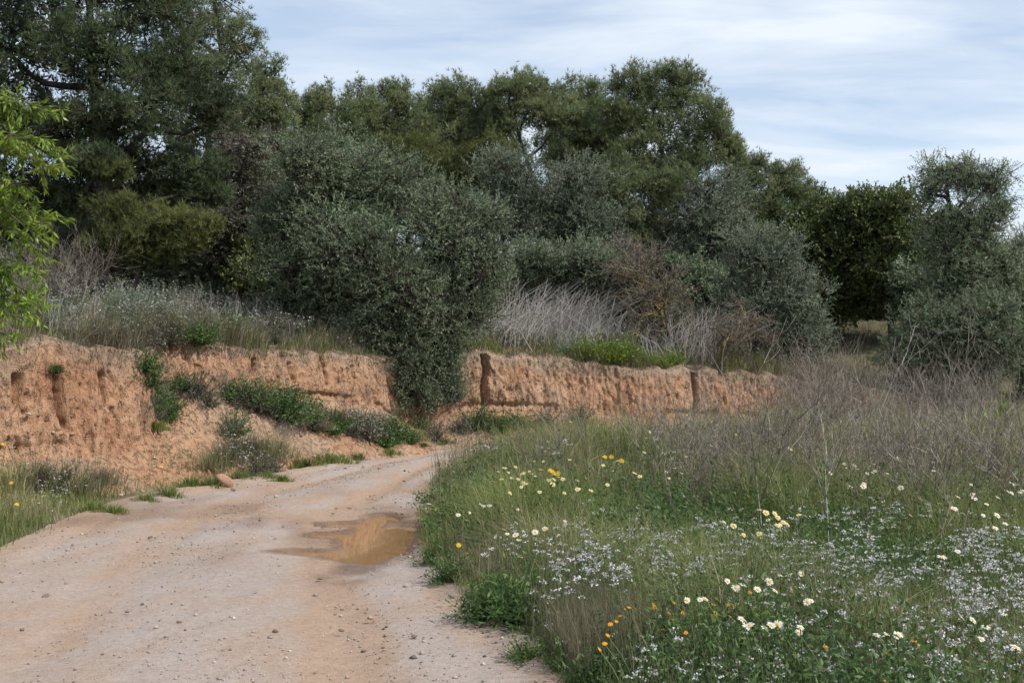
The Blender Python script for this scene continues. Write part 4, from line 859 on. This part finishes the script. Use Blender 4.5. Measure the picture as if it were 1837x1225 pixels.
for i, (px, Y, sc) in enumerate([(1230, 28.6, 1.2), (1270, 28.3, 1.0), (1310, 28.5, .9)]):
    x = wx(px, Y); place('dead_bush', shr[i % 4], x, Y, float(H(np.array([x]), np.array([Y]))[0]) - .05, r.uniform(0, 6.28), (sc * 1.2, sc * 1.2, sc), 'spreading dead bush at the dark foot of the round olive bush', 'dead bush', 'dead bushes at the right end of the bank')
for i, (px, py) in enumerate([(70, 500), (110, 470), (40, 540), (150, 500), (95, 520), (180, 480)]):
    q = ground_hit(px, py + 40); place('dead_bush', shr[i % 4], q[0], q[1], q[2], r.uniform(0, 6.28), float(r.uniform(.9, 1.25)), 'pale bare twigs on the bank top behind the almond leaves', 'dead bush', 'bare twigs behind the almond leaves')
# tall single stalks
stk = [shrub_mesh(231 + i, 1.0, 1, 'stalk' if i == 1 else 'twig', .25, 3, .0065) for i in range(4)]
for i, (px, Y, hgt, lean, lab) in enumerate([(1085, 14, 1.15, -.1, 'thin pale dead stalk leaning over the left flower patch'), (1555, 22, 1.9, .35, 'long dead stalk leaning right towards the dark bushes'), (1640, 24, 2.1, .5, 'longest dead stalk with a tufted head before the dark bush'), (1340, 10.2, 1.4, .02, 'dark upright stalk at the left end of the grey brush'), (1387, 10.0, 1.45, .05, 'tall dark stalk rising from the middle of the grey brush'), (1600, 8.6, 1.0, -.15, 'dark branched stalk standing among the white flowers'), (1660, 8.6, 1.1, .2, 'dark forked stalk right of the branched one among white flowers'), (1720, 8.9, 1.15, .35, 'dark bent stalk beside the large right hand daisies'), (905, 15, .95, -.15, 'pale stalk at the left rim of the field before the bank'), (1815, 24, 2.0, -.3, 'grey stalk at the right edge before the dark bush'), (985, 19, 1.1, .05, 'slim pale stalk in front of the clay bank')]):
    x = wx(px, Y); o = place('dead_stalk', stk[i % 4 if i not in (5, 7, 9) else 0], x, Y, float(flat(np.array([x]), np.array([Y]))[0]) - .02, r.uniform(0, 6.28), (hgt * .9, hgt * .9, hgt * 1.25), lab, 'dead stalk', 'tall dead stalks'); o.rotation_euler = (r.normal() * .05, lean, 0)

for i in range(22):
    px, Y = r.uniform(1180, 1860), r.uniform(8.8, 17); x = wx(px, Y); hg = float(r.uniform(.7, 1.15))
    o = place('dead_stalk', stk[(0, 2, 1)[i % 3]], x, Y, float(flat(np.array([x]), np.array([Y]))[0]) - .02, r.uniform(0, 6.28), (hg, hg, hg * 1.2), 'slender branched dead stalk standing ' + ('before the round olive bush' if px < 1480 else 'before the grassy gap' if px < 1640 else 'before the dark right hand bushes'), 'dead stalk', 'slender dead stalks in the field'); o.rotation_euler = (r.normal() * .14, r.normal() * .18, r.uniform(0, 6.28))
# leafy bushes and grass tufts on the slope
def tuft_mesh(seed, h=.35, n=420, w=.008, mat='grass', dry=0.0):
    r = rg(seed); acc = Acc(); a = r.uniform(0, 6.28, n); q = np.sqrt(r.uniform(0, 1, n)) * .30 * (.7 + .5 * np.sin(a * 3 + seed))
    blades(acc, np.stack([np.cos(a) * q, np.sin(a) * q, np.zeros(n)], 1), h * r.uniform(.3, 1.1, n) * (1 - 1.6 * q), w, r.uniform(.15, 1.2, n), r, np.clip(r.normal(.3, .18, n) + dry, 0, 1), a + r.normal(size=n) * .6)
    return acc.mesh('grass_tuft', M[mat])
tft = [tuft_mesh(241 + i, .26, 420, .009) for i in range(3)] + [tuft_mesh(246, .4, 520, .006, 'dry_fine'), tuft_mesh(247, .4, 520, .006, 'grass', .38)]
def herb_mesh(seed, R_=.3, n=90, ls=1.0, mat='herb', hz=1.2):
    r = rg(seed); acc = Acc(); dd = rdir(r, n); dd[:, 2] = np.abs(dd[:, 2]) + .15; tip = unit(dd) * R_ * r.uniform(.5, 1.1, n)[:, None] * np.array([1, 1, hz])
    t = np.linspace(.25, 1, 10); P = (tip[:, None] * t[None, :, None]).reshape(-1, 3); D = unit(np.repeat(unit(tip), 10, 0) * .6 + r.normal(size=(n * 10, 3)) * .7)
    leaf_quads(acc, P, D, .05 * ls * r.uniform(.6, 1.3, n * 10), .016 * ls, r, np.clip(np.repeat(r.normal(.45, .2, n), 10) + r.normal(size=n * 10) * .12, 0, 1), .08)
    twigs(acc, np.zeros((n, 3)), tip, .003, .0015, 3, .2)
    return acc.mesh('leafy_bush', M[mat])
hrb = [herb_mesh(251 + i, .34, 110, 1.0) for i in range(3)]; hrb_o = [herb_mesh(255 + i, .4, 130, .9, 'olive_grey', 1.4) for i in range(2)]; herb_mid = herb_mesh(259, .36, 120, .8, 'olive_dull', 1.1); hrb_y = herb_mesh(258, .4, 120, 1.0, 'almond', 1.4)
tufts = [(170, 918, 0, .8), (205, 920, 0, .7), (260, 898, 0, .7), (300, 890, 1, .8), (345, 873, 2, .9), (380, 872, 0, .9), (480, 858, 1, .8), (430, 860, 2, .8), (505, 862, 0, .7), (545, 838, 1, 1.2), (585, 830, 2, 1.3), (610, 830, 0, 1.1), (640, 824, 1, .7), (460, 825, 4, 1.5), (490, 822, 4, 1.4), (400, 835, 3, 1.5), (430, 820, 3, 1.6), (375, 840, 4, 1.3), (745, 790, 4, 1.0), (760, 800, 0, .6), (700, 815, 1, .7), (20, 880, 4, 1.2), (60, 870, 3, 1.3), (110, 880, 3, 1.5), (140, 890, 4, 1.2), (280, 770, 0, .9), (800, 795, 2, .7), (180, 870, 3, 1.0), (570, 770, 4, 1.2), (600, 765, 3, 1.3)]
for px, py, k, sc in tufts:
    q = ground_hit(px, py); place('grass_tuft', tft[k], q[0], q[1], q[2] - .02, r.uniform(0, 6.28), sc * float(r.uniform(.9, 1.15)), (('brownish grass tuft ' if k > 2 else 'fresh green grass tuft ') + ('in the left verge by the track' if px < 215 else 'left of the orange rock' if px < 395 else 'right of the orange rock' if px < 520 else 'below the middle clay face by the track' if px < 660 else 'by the bend of the track before the notch')), 'grass tuft', 'dry tufts on the slope' if k > 2 else 'green tufts by the track')
def slope_text(t, px):
    w = 'in the weedy gully of the bank' if px < 320 else ('on the slope above the orange rock' if px < 480 else ('on the slope below the middle clay face' if px < 600 else ('on the slope just left of the notch' if px < 720 else ('in front of the notch' if px < 800 else 'at the foot of the far clay face'))))
    return f'{t} {w}', 'small bush'
for px, py, k, sc in [(430, 728, 0, 1.0), (460, 742, 1, 1.1), (500, 752, 2, 1.2), (530, 760, 0, 1.1), (560, 770, 1, 1.0), (350, 715, 2, .9), (275, 735, 0, .9), (290, 755, 1, .9), (630, 780, 0, 1.1), (660, 790, 1, 1.2), (690, 800, 2, 1.2), (710, 790, 0, 1.0), (735, 795, 1, .8), (420, 780, 2, .9), (460, 850, 0, .8), (490, 848, 1, .8), (780, 790, 2, .9), (830, 775, 0, 1.0), (860, 770, 1, 1.1), (890, 775, 2, 1.0), (415, 715, 1, .9), (445, 725, 2, 1.0), (480, 735, 0, 1.1), (515, 745, 1, 1.1), (545, 755, 2, 1.1), (575, 765, 0, 1.0), (600, 775, 1, .9), (645, 770, 2, 1.0), (675, 780, 0, 1.1), (700, 785, 1, 1.0), (265, 700, 2, .9), (280, 720, 0, 1.0), (300, 740, 1, .9), (330, 705, 0, .8), (375, 730, 1, .8), (260, 670, 2, .8), (930, 770, 0, .9), (980, 765, 1, .9), (1040, 762, 2, 1.0), (760, 770, 0, .9)]:
    q = ground_hit(px, py); place('leafy_bush', (hrb + [herb_mid])[k if r.uniform() < .7 else 3], q[0], q[1], q[2] - .05, r.uniform(0, 6.28), sc * float(r.uniform(1.0, 1.5)), *slope_text('small green leafy bush', px), 'leafy bushes on the slope')
for px, py, k, sc in [(790, 720, 0, 1.7), (815, 735, 1, 1.5), (770, 745, 0, 1.3), (810, 700, 1, 1.3)]:
    q = ground_hit(px, py); place('grey_bush', hrb_o[k], q[0], q[1], q[2] - .03, r.uniform(0, 6.28), sc, 'grey wispy bush in the notch of the bank beneath the large olive', 'small bush', 'grey bushes in the notch')
for px, py, sc, lab in [(100, 668, .45, 'small green plant clinging to the left clay face'), (620, 590, 1.7, 'brownish round bush on the lip of the bank left of the large olive'), (500, 575, 1.5, 'green broom like bush on the bank top near the dry stems'), (590, 560, 1.5, 'grey green bush on the bank top beside the brownish one')]:
    q = ground_hit(px, py); place('bank_bush', hrb_o[0] if 'br' in lab or 'grey' in lab else hrb[0], q[0], q[1], q[2] - .05, r.uniform(0, 6.28), sc, lab, 'small bush', None)
for px, Y, sc in [(1050, 26.75, 1.3), (1085, 26.9, 1.6), (1115, 27.1, 1.7), (1140, 27.3, 1.0), (1190, 27.4, 1.0), (1215, 27.6, .9), (1165, 27.3, .8)]:
    x = wx(px, Y); q = np.array([x, Y, float(H(np.array([x]), np.array([Y]))[0])]); place('green_bush', hrb_y, q[0], q[1], q[2] - .03, r.uniform(0, 6.28), sc, 'bright yellow green bush on the lip of the far bank before the dead stems', 'small bush', 'yellow green bushes on the far bank')
r2 = rg(263)
for i in range(30):
    q = ground_hit(r2.uniform(255, 700), r2.uniform(690, 800)); pxx = q[0] / q[1] * F_PX + PX0
    if q[2] > 1.45: continue
    place('twiggy_bush', shr[i % 4], q[0], q[1], q[2] - .04, r2.uniform(0, 6.28), float(r2.uniform(.25, .45)), slope_text('small brown twiggy bush', pxx)[0], 'small bush', 'brown twiggy bushes on the slope')
for i in range(26):
    px = r2.uniform(-10, 640); q = ground_hit(px, r2.uniform(500, 585))
    if q[1] > 32: continue
    sc = float(r2.uniform(1.3, 2.3)); where = 'by the almond leaves' if px < 160 else 'below the tall dark pine' if px < 330 else 'before the brownish grey olive' if px < 500 else 'left of the large olive'
    place('bank_bush', (hrb_o + [herb_mid] + shr[:1])[i % 4], q[0], q[1], q[2] - .06, r2.uniform(0, 6.28), (sc, sc, sc * .75) if i % 4 < 3 else sc * .45, f'larger {"grey leafy" if i % 4 < 3 else "bare twiggy"} bush on the bank top {where}', 'small bush', 'larger bushes on the left bank top')
for i in range(76):
    px = r2.uniform(-20, 660) if i < 60 else r2.uniform(840, 1300); q = ground_hit(px, r2.uniform(530, 622) if i < 60 else r2.uniform(600, 640))
    if q[1] > 34: continue
    tw = i % 3 == 0; me = shr[i % 4] if tw else (hrb_o + [herb_mid, herb_mid] + hrb[:1])[i % 5]; sc = float(r2.uniform(.35, .6) if tw else r2.uniform(.7, 1.5))
    where = 'left' if px < 250 else ('middle' if px < 660 else 'far')
    place('twiggy_bush' if tw else 'bank_bush', me, q[0], q[1], q[2] - .04, r2.uniform(0, 6.28), (sc * 1.3, sc * 1.3, sc), f'low {"brown twiggy" if tw else "grey green leafy"} bush on the weedy {where} bank top', 'small bush', f'{"twiggy" if tw else "leafy"} weeds on the {where} part of the bank')
# dark herb clumps in the field foreground
for px, py, k, sc in [(930, 1090, 0, 1.0), (960, 1070, 1, 1.0), (985, 1100, 2, .9), (900, 1050, 0, .8), (1300, 1140, 1, 1.0), (1380, 1110, 2, 1.0), (1450, 1150, 0, 1.1), (1250, 1120, 1, .9), (1520, 1170, 2, 1.1), (1350, 1200, 0, 1.0), (1200, 1210, 1, .9), (1100, 1200, 2, .9), (1600, 1190, 0, 1.1), (1750, 1200, 1, 1.1), (1820, 1150, 2, 1.0), (1480, 1080, 0, .9), (1560, 930, 1, 1.1), (1480, 930, 2, 1.1), (1640, 900, 0, 1.2), (1760, 940, 1, 1.2), (1820, 930, 2, 1.1), (900, 900, 0, .9), (960, 890, 1, .9), (1000, 900, 2, .9), (930, 860, 0, 1.0), (1110, 860, 1, 1.0), (850, 1020, 2, .6), (945, 1150, 0, .45), (1055, 1205, 1, .6), (1560, 880, 2, 1.2), (1700, 850, 0, 1.2), (1330, 1070, 1, .9), (1410, 1060, 2, .9), (800, 930, 0, .8), (780, 990, 1, .7), (810, 1020, 2, .8), (840, 960, 1, .9), (870, 1080, 0, .8), (880, 1000, 2, .9), (850, 890, 1, .9), (820, 870, 0, .9), (1010, 830, 1, 1.2), (1070, 850, 2, 1.2), (1170, 840, 0, 1.2), (1130, 900, 1, 1.0), (1240, 900, 2, 1.0), (1290, 870, 0, 1.1), (1670, 960, 1, 1.0), (1580, 1010, 2, .9), (1230, 1180, 0, 1.0), (1420, 1200, 1, 1.1), (1500, 1200, 2, 1.0), (1660, 1140, 0, 1.0), (1800, 1210, 1, 1.1), (1160, 1150, 2, .8), (1090, 1210, 0, .8)]:
    Y = (EYE - .12) * F_PX / (py - HOR); x = wx(px, Y); place('daisy_plant', hrb[k], x, Y, -.02, r.uniform(0, 6.28), sc * float(r.uniform(.85, 1.1)), 'dark green feathery daisy plant ' + ('by the track edge' if px < 1000 and py > 880 else 'in the left patch of cream daisies' if px < 1120 and py < 900 else 'among the tiny orange marigolds' if px < 1320 else 'under the grey twigs at the right' if py < 950 else 'among the foreground crown daisies' if px < 1500 else 'in the foreground right corner'), 'leafy plant', 'daisy leaf clumps in the field')
# bright saplings on the right
sp = Acc(); rs = rg(271); nst = 5; 
for i in range(nst):
    a = rs.uniform(0, 6.28); e = np.array([math.cos(a) * .18, math.sin(a) * .18, rs.uniform(.35, .62)]); twigs(sp, np.zeros((1, 3)), e[None], .006, .003, 4, .5); nl = 16
    t = rs.uniform(.25, 1, nl)[:, None]; D = unit(rdir(rs, nl) + np.array([0, 0, .25])); leaf_quads(sp, e * t, D, rs.uniform(.14, .24, nl), .035, rs, np.clip(rs.normal(.7, .2, nl), 0, 1), .06)
spm = sp.mesh('green_sapling', M['almond'])
for px, py, Y, sc, lab in [(1780, 772, 20, 1.05, 'bright green sapling with long pointed leaves before the dark bush at right'), (1720, 850, 15.5, 1.9, 'yellow green leafy sapling among the grey brush at right'), (1700, 830, 17, 1.7, 'small yellow green sapling left of the leafy one in the brush')]:
    x = wx(px, Y); z = max(float(flat(np.array([x]), np.array([Y]))[0]), wz(py, Y)); zg = float(flat(np.array([x]), np.array([Y]))[0])
    o = place('green_sapling', spm, x, Y, zg - .02, r.uniform(0, 6.28), (sc, sc, sc * max(1.0, (wz(py - 85, Y) - zg) / .62) if px == 1780 else sc), lab, 'sapling', None)

# ------------------------------------------------------------------ daisies and marigolds, each a plant of its own
def flower_parts(npet, R_, rd, seed, petal_w=.34):
    r = rg(seed); pet = Acc(); ang = 2 * np.pi * np.arange(npet) / npet + r.normal(size=npet) * .06
    V, Q = [], []
    for i, a in enumerate(ang):
        L = R_ * r.uniform(.88, 1.08); w = 2 * np.pi * R_ / npet * petal_w * 1.5; dz = r.uniform(-.08, .16) * R_; c, s_ = math.cos(a), math.sin(a)
        for (u_, v_, z_) in ((rd * .6, -w * .35, 0), (rd * .6, w * .35, 0), (L * .7, w * .62, dz * .8 + .1 * R_), (L, w * .25, dz), (L, -w * .25, dz), (L * .7, -w * .62, dz * .8 + .1 * R_)):
            V.append((u_ * c - v_ * s_, u_ * s_ + v_ * c, z_))
        b = i * 6; Q += [[b, b + 1, b + 2, b + 5], [b + 5, b + 2, b + 3, b + 4]]
    pet.add(V, quads=Q)
    disc = Acc(); k = 9; V, Q, T = [(0, 0, rd * .55)], [], []
    for zz, rr in ((rd * .42, .6), (rd * .12, 1.0), (-rd * .25, .7)):
        V += [(rd * rr * math.cos(6.283 * j / k), rd * rr * math.sin(6.283 * j / k), zz) for j in range(k)]
    T = [[0, 1 + j, 1 + (j + 1) % k] for j in range(k)]
    for m in (0, 1): Q += [[1 + m * k + j, 1 + (m + 1) * k + j, 1 + (m + 1) * k + (j + 1) % k, 1 + m * k + (j + 1) % k] for j in range(k)]
    disc.add(V, quads=Q, tris=T)
    return pet, disc
KIND = {}
for kd, npet, R_, rd, pm in (('crown_daisy', 14, .027, .0105, 'white_petal'), ('cream_daisy', 14, .025, .0115, 'cream_petal'), ('yellow_daisy', 14, .027, .010, 'yellow_petal'), ('marigold', 15, .014, .0055, 'orange_petal')):
    pt, dc = flower_parts(npet, R_, rd, hash(npet) % 97 + len(kd))
    KIND[kd] = (pt.mesh('petals', M[pm]), dc.mesh('flower_centre', M['disc'], True))
def stem_mesh(seed):
    r = rg(seed); a = Acc(); t = np.linspace(0, 1, 6)[:, None]; p = np.array([0, 0, -1.0]) * (1 - t) + np.sin(t * np.pi) * np.array([r.normal() * .06, r.normal() * .06, 0])
    tube(a, p * np.array([1, 1, 1]), np.full(6, .0028), 4)
    n = 10; q = r.uniform(.1, .7, n); P = np.stack([np.zeros(n), np.zeros(n), q - 1], 1); leaf_quads(a, P, unit(rdir(r, n) + np.array([0, 0, .5])), .06, .014, r, .5, .05)
    return a.mesh('stem', M['stem'])
stems = [stem_mesh(281 + i) for i in range(3)]
rf = rg(290)
def flower(kd, px, py, h, label, group, tilt=None, size=1.0, ground=None, cat='daisy'):
    if ground is None:
        Y = (EYE - h) * F_PX / max(py - HOR, 60); Y = min(Y, 22.5); x = wx(px, Y); z = h if Y < 22.4 else wz(py, Y); z0 = 0.0
    else:
        q = ground_hit(px, py + ground); x, Y, z0 = q; z = z0 + h
    rt = empty(kd, (x, Y, z0), label, cat, group)
    s = link('stem', stems[rf.integers(3)], rt); s.location = (0, 0, z - z0); s.scale = (1, 1, max(.05, z - z0))
    nv_ = Vector((.25 + rf.normal() * .30, -.38 + rf.normal() * .32, .85)); qn = nv_.to_track_quat('Z', 'Y')
    for me, nm in zip(KIND[kd], ('petals', 'flower_centre')):
        o = link(nm, me, rt); o.location = (0, 0, z - z0 + .002); o.rotation_mode = 'QUATERNION'; o.rotation_quaternion = qn; o.scale = (size,) * 3
    return rt
near = [(1330, 1111), (1412, 1113), (1436, 1126), (1232, 1077), (1256, 1076), (1437, 1030), (1380, 1044), (1332, 1050), (1455, 1078), (1395, 1121), (1822, 1162), (1724, 1108), (1745, 1113), (1801, 1103), (1590, 1138), (1610, 1140), (1345, 1122), (1440, 1028), (1372, 1127), (1390, 1060), (1305, 1043), (1320, 1055)]
midr = [(1712, 913), (1727, 922), (1764, 925), (1748, 895), (1786, 948), (1790, 893), (1825, 870), (1815, 885), (1834, 880), (1808, 882), (1520, 840), (1533, 836), (1538, 842), (1576, 838), (1591, 850), (1565, 848), (1549, 873), (1526, 873), (1610, 822), (1640, 832), (1675, 845), (1633, 925), (1690, 1000), (1770, 905), (1745, 888), (1515, 833), (1556, 850)]
strip = [(1363, 915), (1372, 918), (1390, 922), (1395, 929), (1405, 937), (1412, 941), (1299, 937), (1316, 944), (1322, 957), (1378, 933), (1400, 942)]
upper = [(1230, 750), (1241, 755), (1260, 760), (1278, 755), (1292, 773), (1320, 780), (1165, 775), (1380, 770), (1398, 803), (1276, 800), (1238, 752), (1316, 774), (1024, 757), (1285, 762)]
leftp = [(905, 840), (925, 838), (930, 860), (960, 855), (945, 868), (915, 885), (900, 860), (968, 883), (985, 862), (1010, 860), (1035, 862), (975, 828), (957, 828), (1022, 825), (1082, 835), (1100, 845), (1148, 855), (1156, 812), (1206, 823), (1196, 847), (1224, 850), (1200, 858), (1090, 870), (912, 848), (938, 850), (950, 846), (1002, 856), (918, 858), (990, 870), (1050, 858)]
edge = [(822, 924), (842, 920), (862, 905), (910, 958), (925, 960), (960, 955), (978, 949), (1013, 935), (868, 908)]
for lst, kd, hh, lab, gr, sz in ((near, 'crown_daisy', .47, 'white crown daisy with yellow centre in the foreground of the field', 'foreground crown daisies', 1.0), (midr, 'crown_daisy', .62, 'white crown daisy among the grey twigs at the right of the field', 'crown daisies among the twigs', 1.15), (strip, 'cream_daisy', .55, 'pale yellow daisy in the slanting row at the middle of the field', 'slanting row of daisies', 1.15), (upper, 'cream_daisy', .78, 'pale yellow daisy at the far top of the field before the clay bank', 'daisies at the far top of the field', 1.35), (leftp, 'cream_daisy', .60, 'cream daisy in the dense patch at the left of the field', 'daisies in the left patch', 1.2), (edge, 'crown_daisy', .45, 'pale daisy near the edge of the track beside the puddle', 'daisies by the track edge', 1.0)):
    for px, py in lst + [(a_ + rf.normal() * 34, b_ + rf.normal() * 11) for a_, b_ in lst[::2]]: flower(kd, px, py, hh * float(rf.uniform(.93, 1.06)), lab, gr, size=sz * float(rf.uniform(.6, 1.02)))
for px, py in [(993, 848), (970, 843), (1085, 820), (1097, 820), (1115, 827), (995, 852), (988, 845), (1000, 850)]:
    flower('yellow_daisy', px, py, .62, 'all yellow daisy in the left patch of the field', 'all yellow daisies in the left patch', size=1.25, cat='yellow daisy')
for px, py, lab in [(838, 993, 'yellow flower at the track edge right of the puddle'), (823, 978, 'smaller yellow flower just above the one at the track edge')]:
    flower('yellow_daisy', px, py, .33, lab, None, size=.8, cat='yellow flower')
for px, py in [(1090, 1140), (1085, 1155), (1095, 1120), (1200, 1100), (1280, 1085), (1310, 1107), (1287, 1117), (1345, 1063), (1360, 1093), (1230, 1135), (1190, 1130), (1205, 1112), (1280, 1105), (1283, 1100), (1427, 1175), (1455, 1160), (1640, 1150), (1660, 1145), (1648, 1158), (1560, 1175), (1556, 1205), (1590, 1170), (1105, 1115), (1113, 1105), (1174, 1090), (1481, 1160), (1520, 1130), (1173, 1085), (1330, 1075), (1128, 1090), (1120, 1092), (1325, 1085), (1210, 1082), (1585, 1220), (1630, 1140), (1420, 1060), (1075, 1165), (1225, 1100), (1305, 1085), (1318, 1088)]:
    flower('marigold', px, py, .36 * float(rf.uniform(.85, 1.1)), 'tiny orange yellow marigold in the foreground leaves', 'tiny marigolds in the foreground', size=1.0, cat='marigold')
for px, py, g_, lab in [(5, 780, 60, 'upper yellow flower on a tall stem at the left edge before the clay face'), (11, 803, 60, 'lower yellow flower on a tall stem at the left edge before the clay face'), (20, 872, 40, 'yellow flower low in the left verge grass'), (284, 690, 20, 'yellow flower in the weedy gully of the bank'), (290, 857, 20, 'yellow flower at the foot of the clay bank above the grass tufts'), (30, 940, 20, 'yellow flower in the verge grass near the track, lowest at left')]:
    flower('yellow_daisy', px, py, .3, lab, None, size=.95, ground=g_, cat='yellow flower')

# ------------------------------------------------------------------ stones
def stone_mesh(seed, mat, flatness=.6):
    r = rg(seed); a = Acc(); k, m = 9, 6; V = [(0, 0, 1.0)]
    for i in range(1, m): V += [(math.sin(math.pi * i / m) * math.cos(6.283 * j / k), math.sin(math.pi * i / m) * math.sin(6.283 * j / k), math.cos(math.pi * i / m)) for j in range(k)]
    V.append((0, 0, -1.0)); V = np.array(V); cuts = rdir(r, 12)
    for c in cuts:
        dd = V @ c; lim = r.uniform(.46, .76); V = V - np.clip(dd - lim, 0, None)[:, None] * c
    V = V * (1 + .1 * (noise(V[:, 0] * 3 + seed, V[:, 1] * 3, V[:, 2] * 3, seed=seed) - .5))[:, None] * np.array([1, .8, flatness])
    T = [[0, 1 + j, 1 + (j + 1) % k] for j in range(k)] + [[len(V) - 1, 1 + (m - 2) * k + (j + 1) % k, 1 + (m - 2) * k + j] for j in range(k)]
    Q = [[1 + i * k + j, 1 + (i + 1) * k + j, 1 + (i + 1) * k + (j + 1) % k, 1 + i * k + (j + 1) % k] for i in range(m - 2) for j in range(k)]
    a.add(V, quads=Q, tris=T); return a.mesh('stone', M[mat])
sm_b = [stone_mesh(301 + i, 'stone') for i in range(3)]; sm_p = [stone_mesh(311 + i, 'pale_stone') for i in range(3)]
q = ground_hit(405, 872); o = place('rock', stone_mesh(323, 'orange_rock', .55), q[0] + .02, q[1], q[2] + .08, .5, (.21, .11, .14), 'orange wedge shaped rock leaning in the grass at the left edge of the track', 'rock', None); o.rotation_euler = (.2, .62, .3)
q = ground_hit(418, 880); place('stone', sm_b[0], q[0], q[1], .02, .4, .045, 'dark stone on the track just in front of the orange rock', 'stone', None)
for px, py, rad, k, lab in [(82, 1071, .034, 0, 'dark brown stone at the left of the track'), (728, 1053, .034, 3, 'pale stone with sunlit top near the right edge of the track'), (663, 1110, .03, 4, 'pale rounded stone in the middle of the track'), (574, 1039, .026, 1, 'brown stone below the puddle'), (494, 1134, .032, 2, 'flat brown stone low in the middle of the track'), (612, 1132, .022, 0, 'small dark stone in the rut below the pale rounded one'), (743, 1143, .026, 1, 'grey brown stone on the right side of the track near the camera'), (953, 1180, .022, 2, 'dark chip by the white flowered plant at the track edge'), (228, 1098, .02, 1, 'small brown stone left of the rut near the camera'), (40, 1131, .024, 2, 'brown stone at the lower left'), (436, 1187, .02, 3, 'small pale stone at the lower middle'), (597, 922, .03, 1, 'dark lump on the mud above the puddle'), (270, 965, .03, 0, 'small stone near the left verge'), (726, 845, .04, 0, 'dark stone on the far part of the track')]:
    Y = EYE * F_PX / (py - HOR); x = wx(px, Y); place('stone', (sm_b + sm_p)[k], x, Y, rad * .3, R0.uniform(0, 6.28), rad, lab, 'stone', None)
for _ in range(46):
    Y = 4.8 + 16 * R0.random() ** 1.6; t = R0.random(); x = float(xl_road(Y)) * (1 - t) + float(xr_road(Y)) * t
    if puddle_f(np.array([x]), np.array([Y]))[0] > -.1: continue
    rad = R0.uniform(.010, .024); place('stone', R0.choice(sm_b + sm_b + sm_p[:1]), x, Y, float(road_z(np.array([x]), np.array([Y]), np.array([t]))[0]) + rad * .25, R0.uniform(0, 6.28), rad, 'small loose pebble on the surface of the dirt track', 'pebble', 'loose pebbles on the track')
for _ in range(44):
    x, Y = R0.gauss(-1.35, .45), R0.gauss(12.6, 1.2) if R0.random() < .6 else R0.uniform(9.6, 13)
    if puddle_f(np.array([x]), np.array([Y]))[0] > -.03 or x > -.95 or Y < 9: continue
    rad = R0.uniform(.012, .03); place('mud_lump', sm_b[_ % 3], x, Y, rad * .1, R0.uniform(0, 6.28), (rad * 1.3, rad, rad * .7), 'dark lump of churned mud beside the puddle', 'mud lump', 'mud lumps round the puddle')
for _ in range(60):
    px = R0.uniform(20, 860); py = R0.uniform(760, 900); q = ground_hit(px, py)
    if q[1] > 33 or q[2] > 1.3: continue
    rad = R0.uniform(.018, .05); place('clod', R0.choice(sm_p[:2] + sm_b[:1]) if R0.random() < .35 else CL[0] if 'CL' in globals() else globals().setdefault('CL', [stone_mesh(331, 'earth')])[0], q[0], q[1], q[2] + rad * .2, R0.uniform(0, 6.28), rad, 'crumbled clod of earth lying on the slope below the bank', 'clod', 'crumbled clods on the slope')
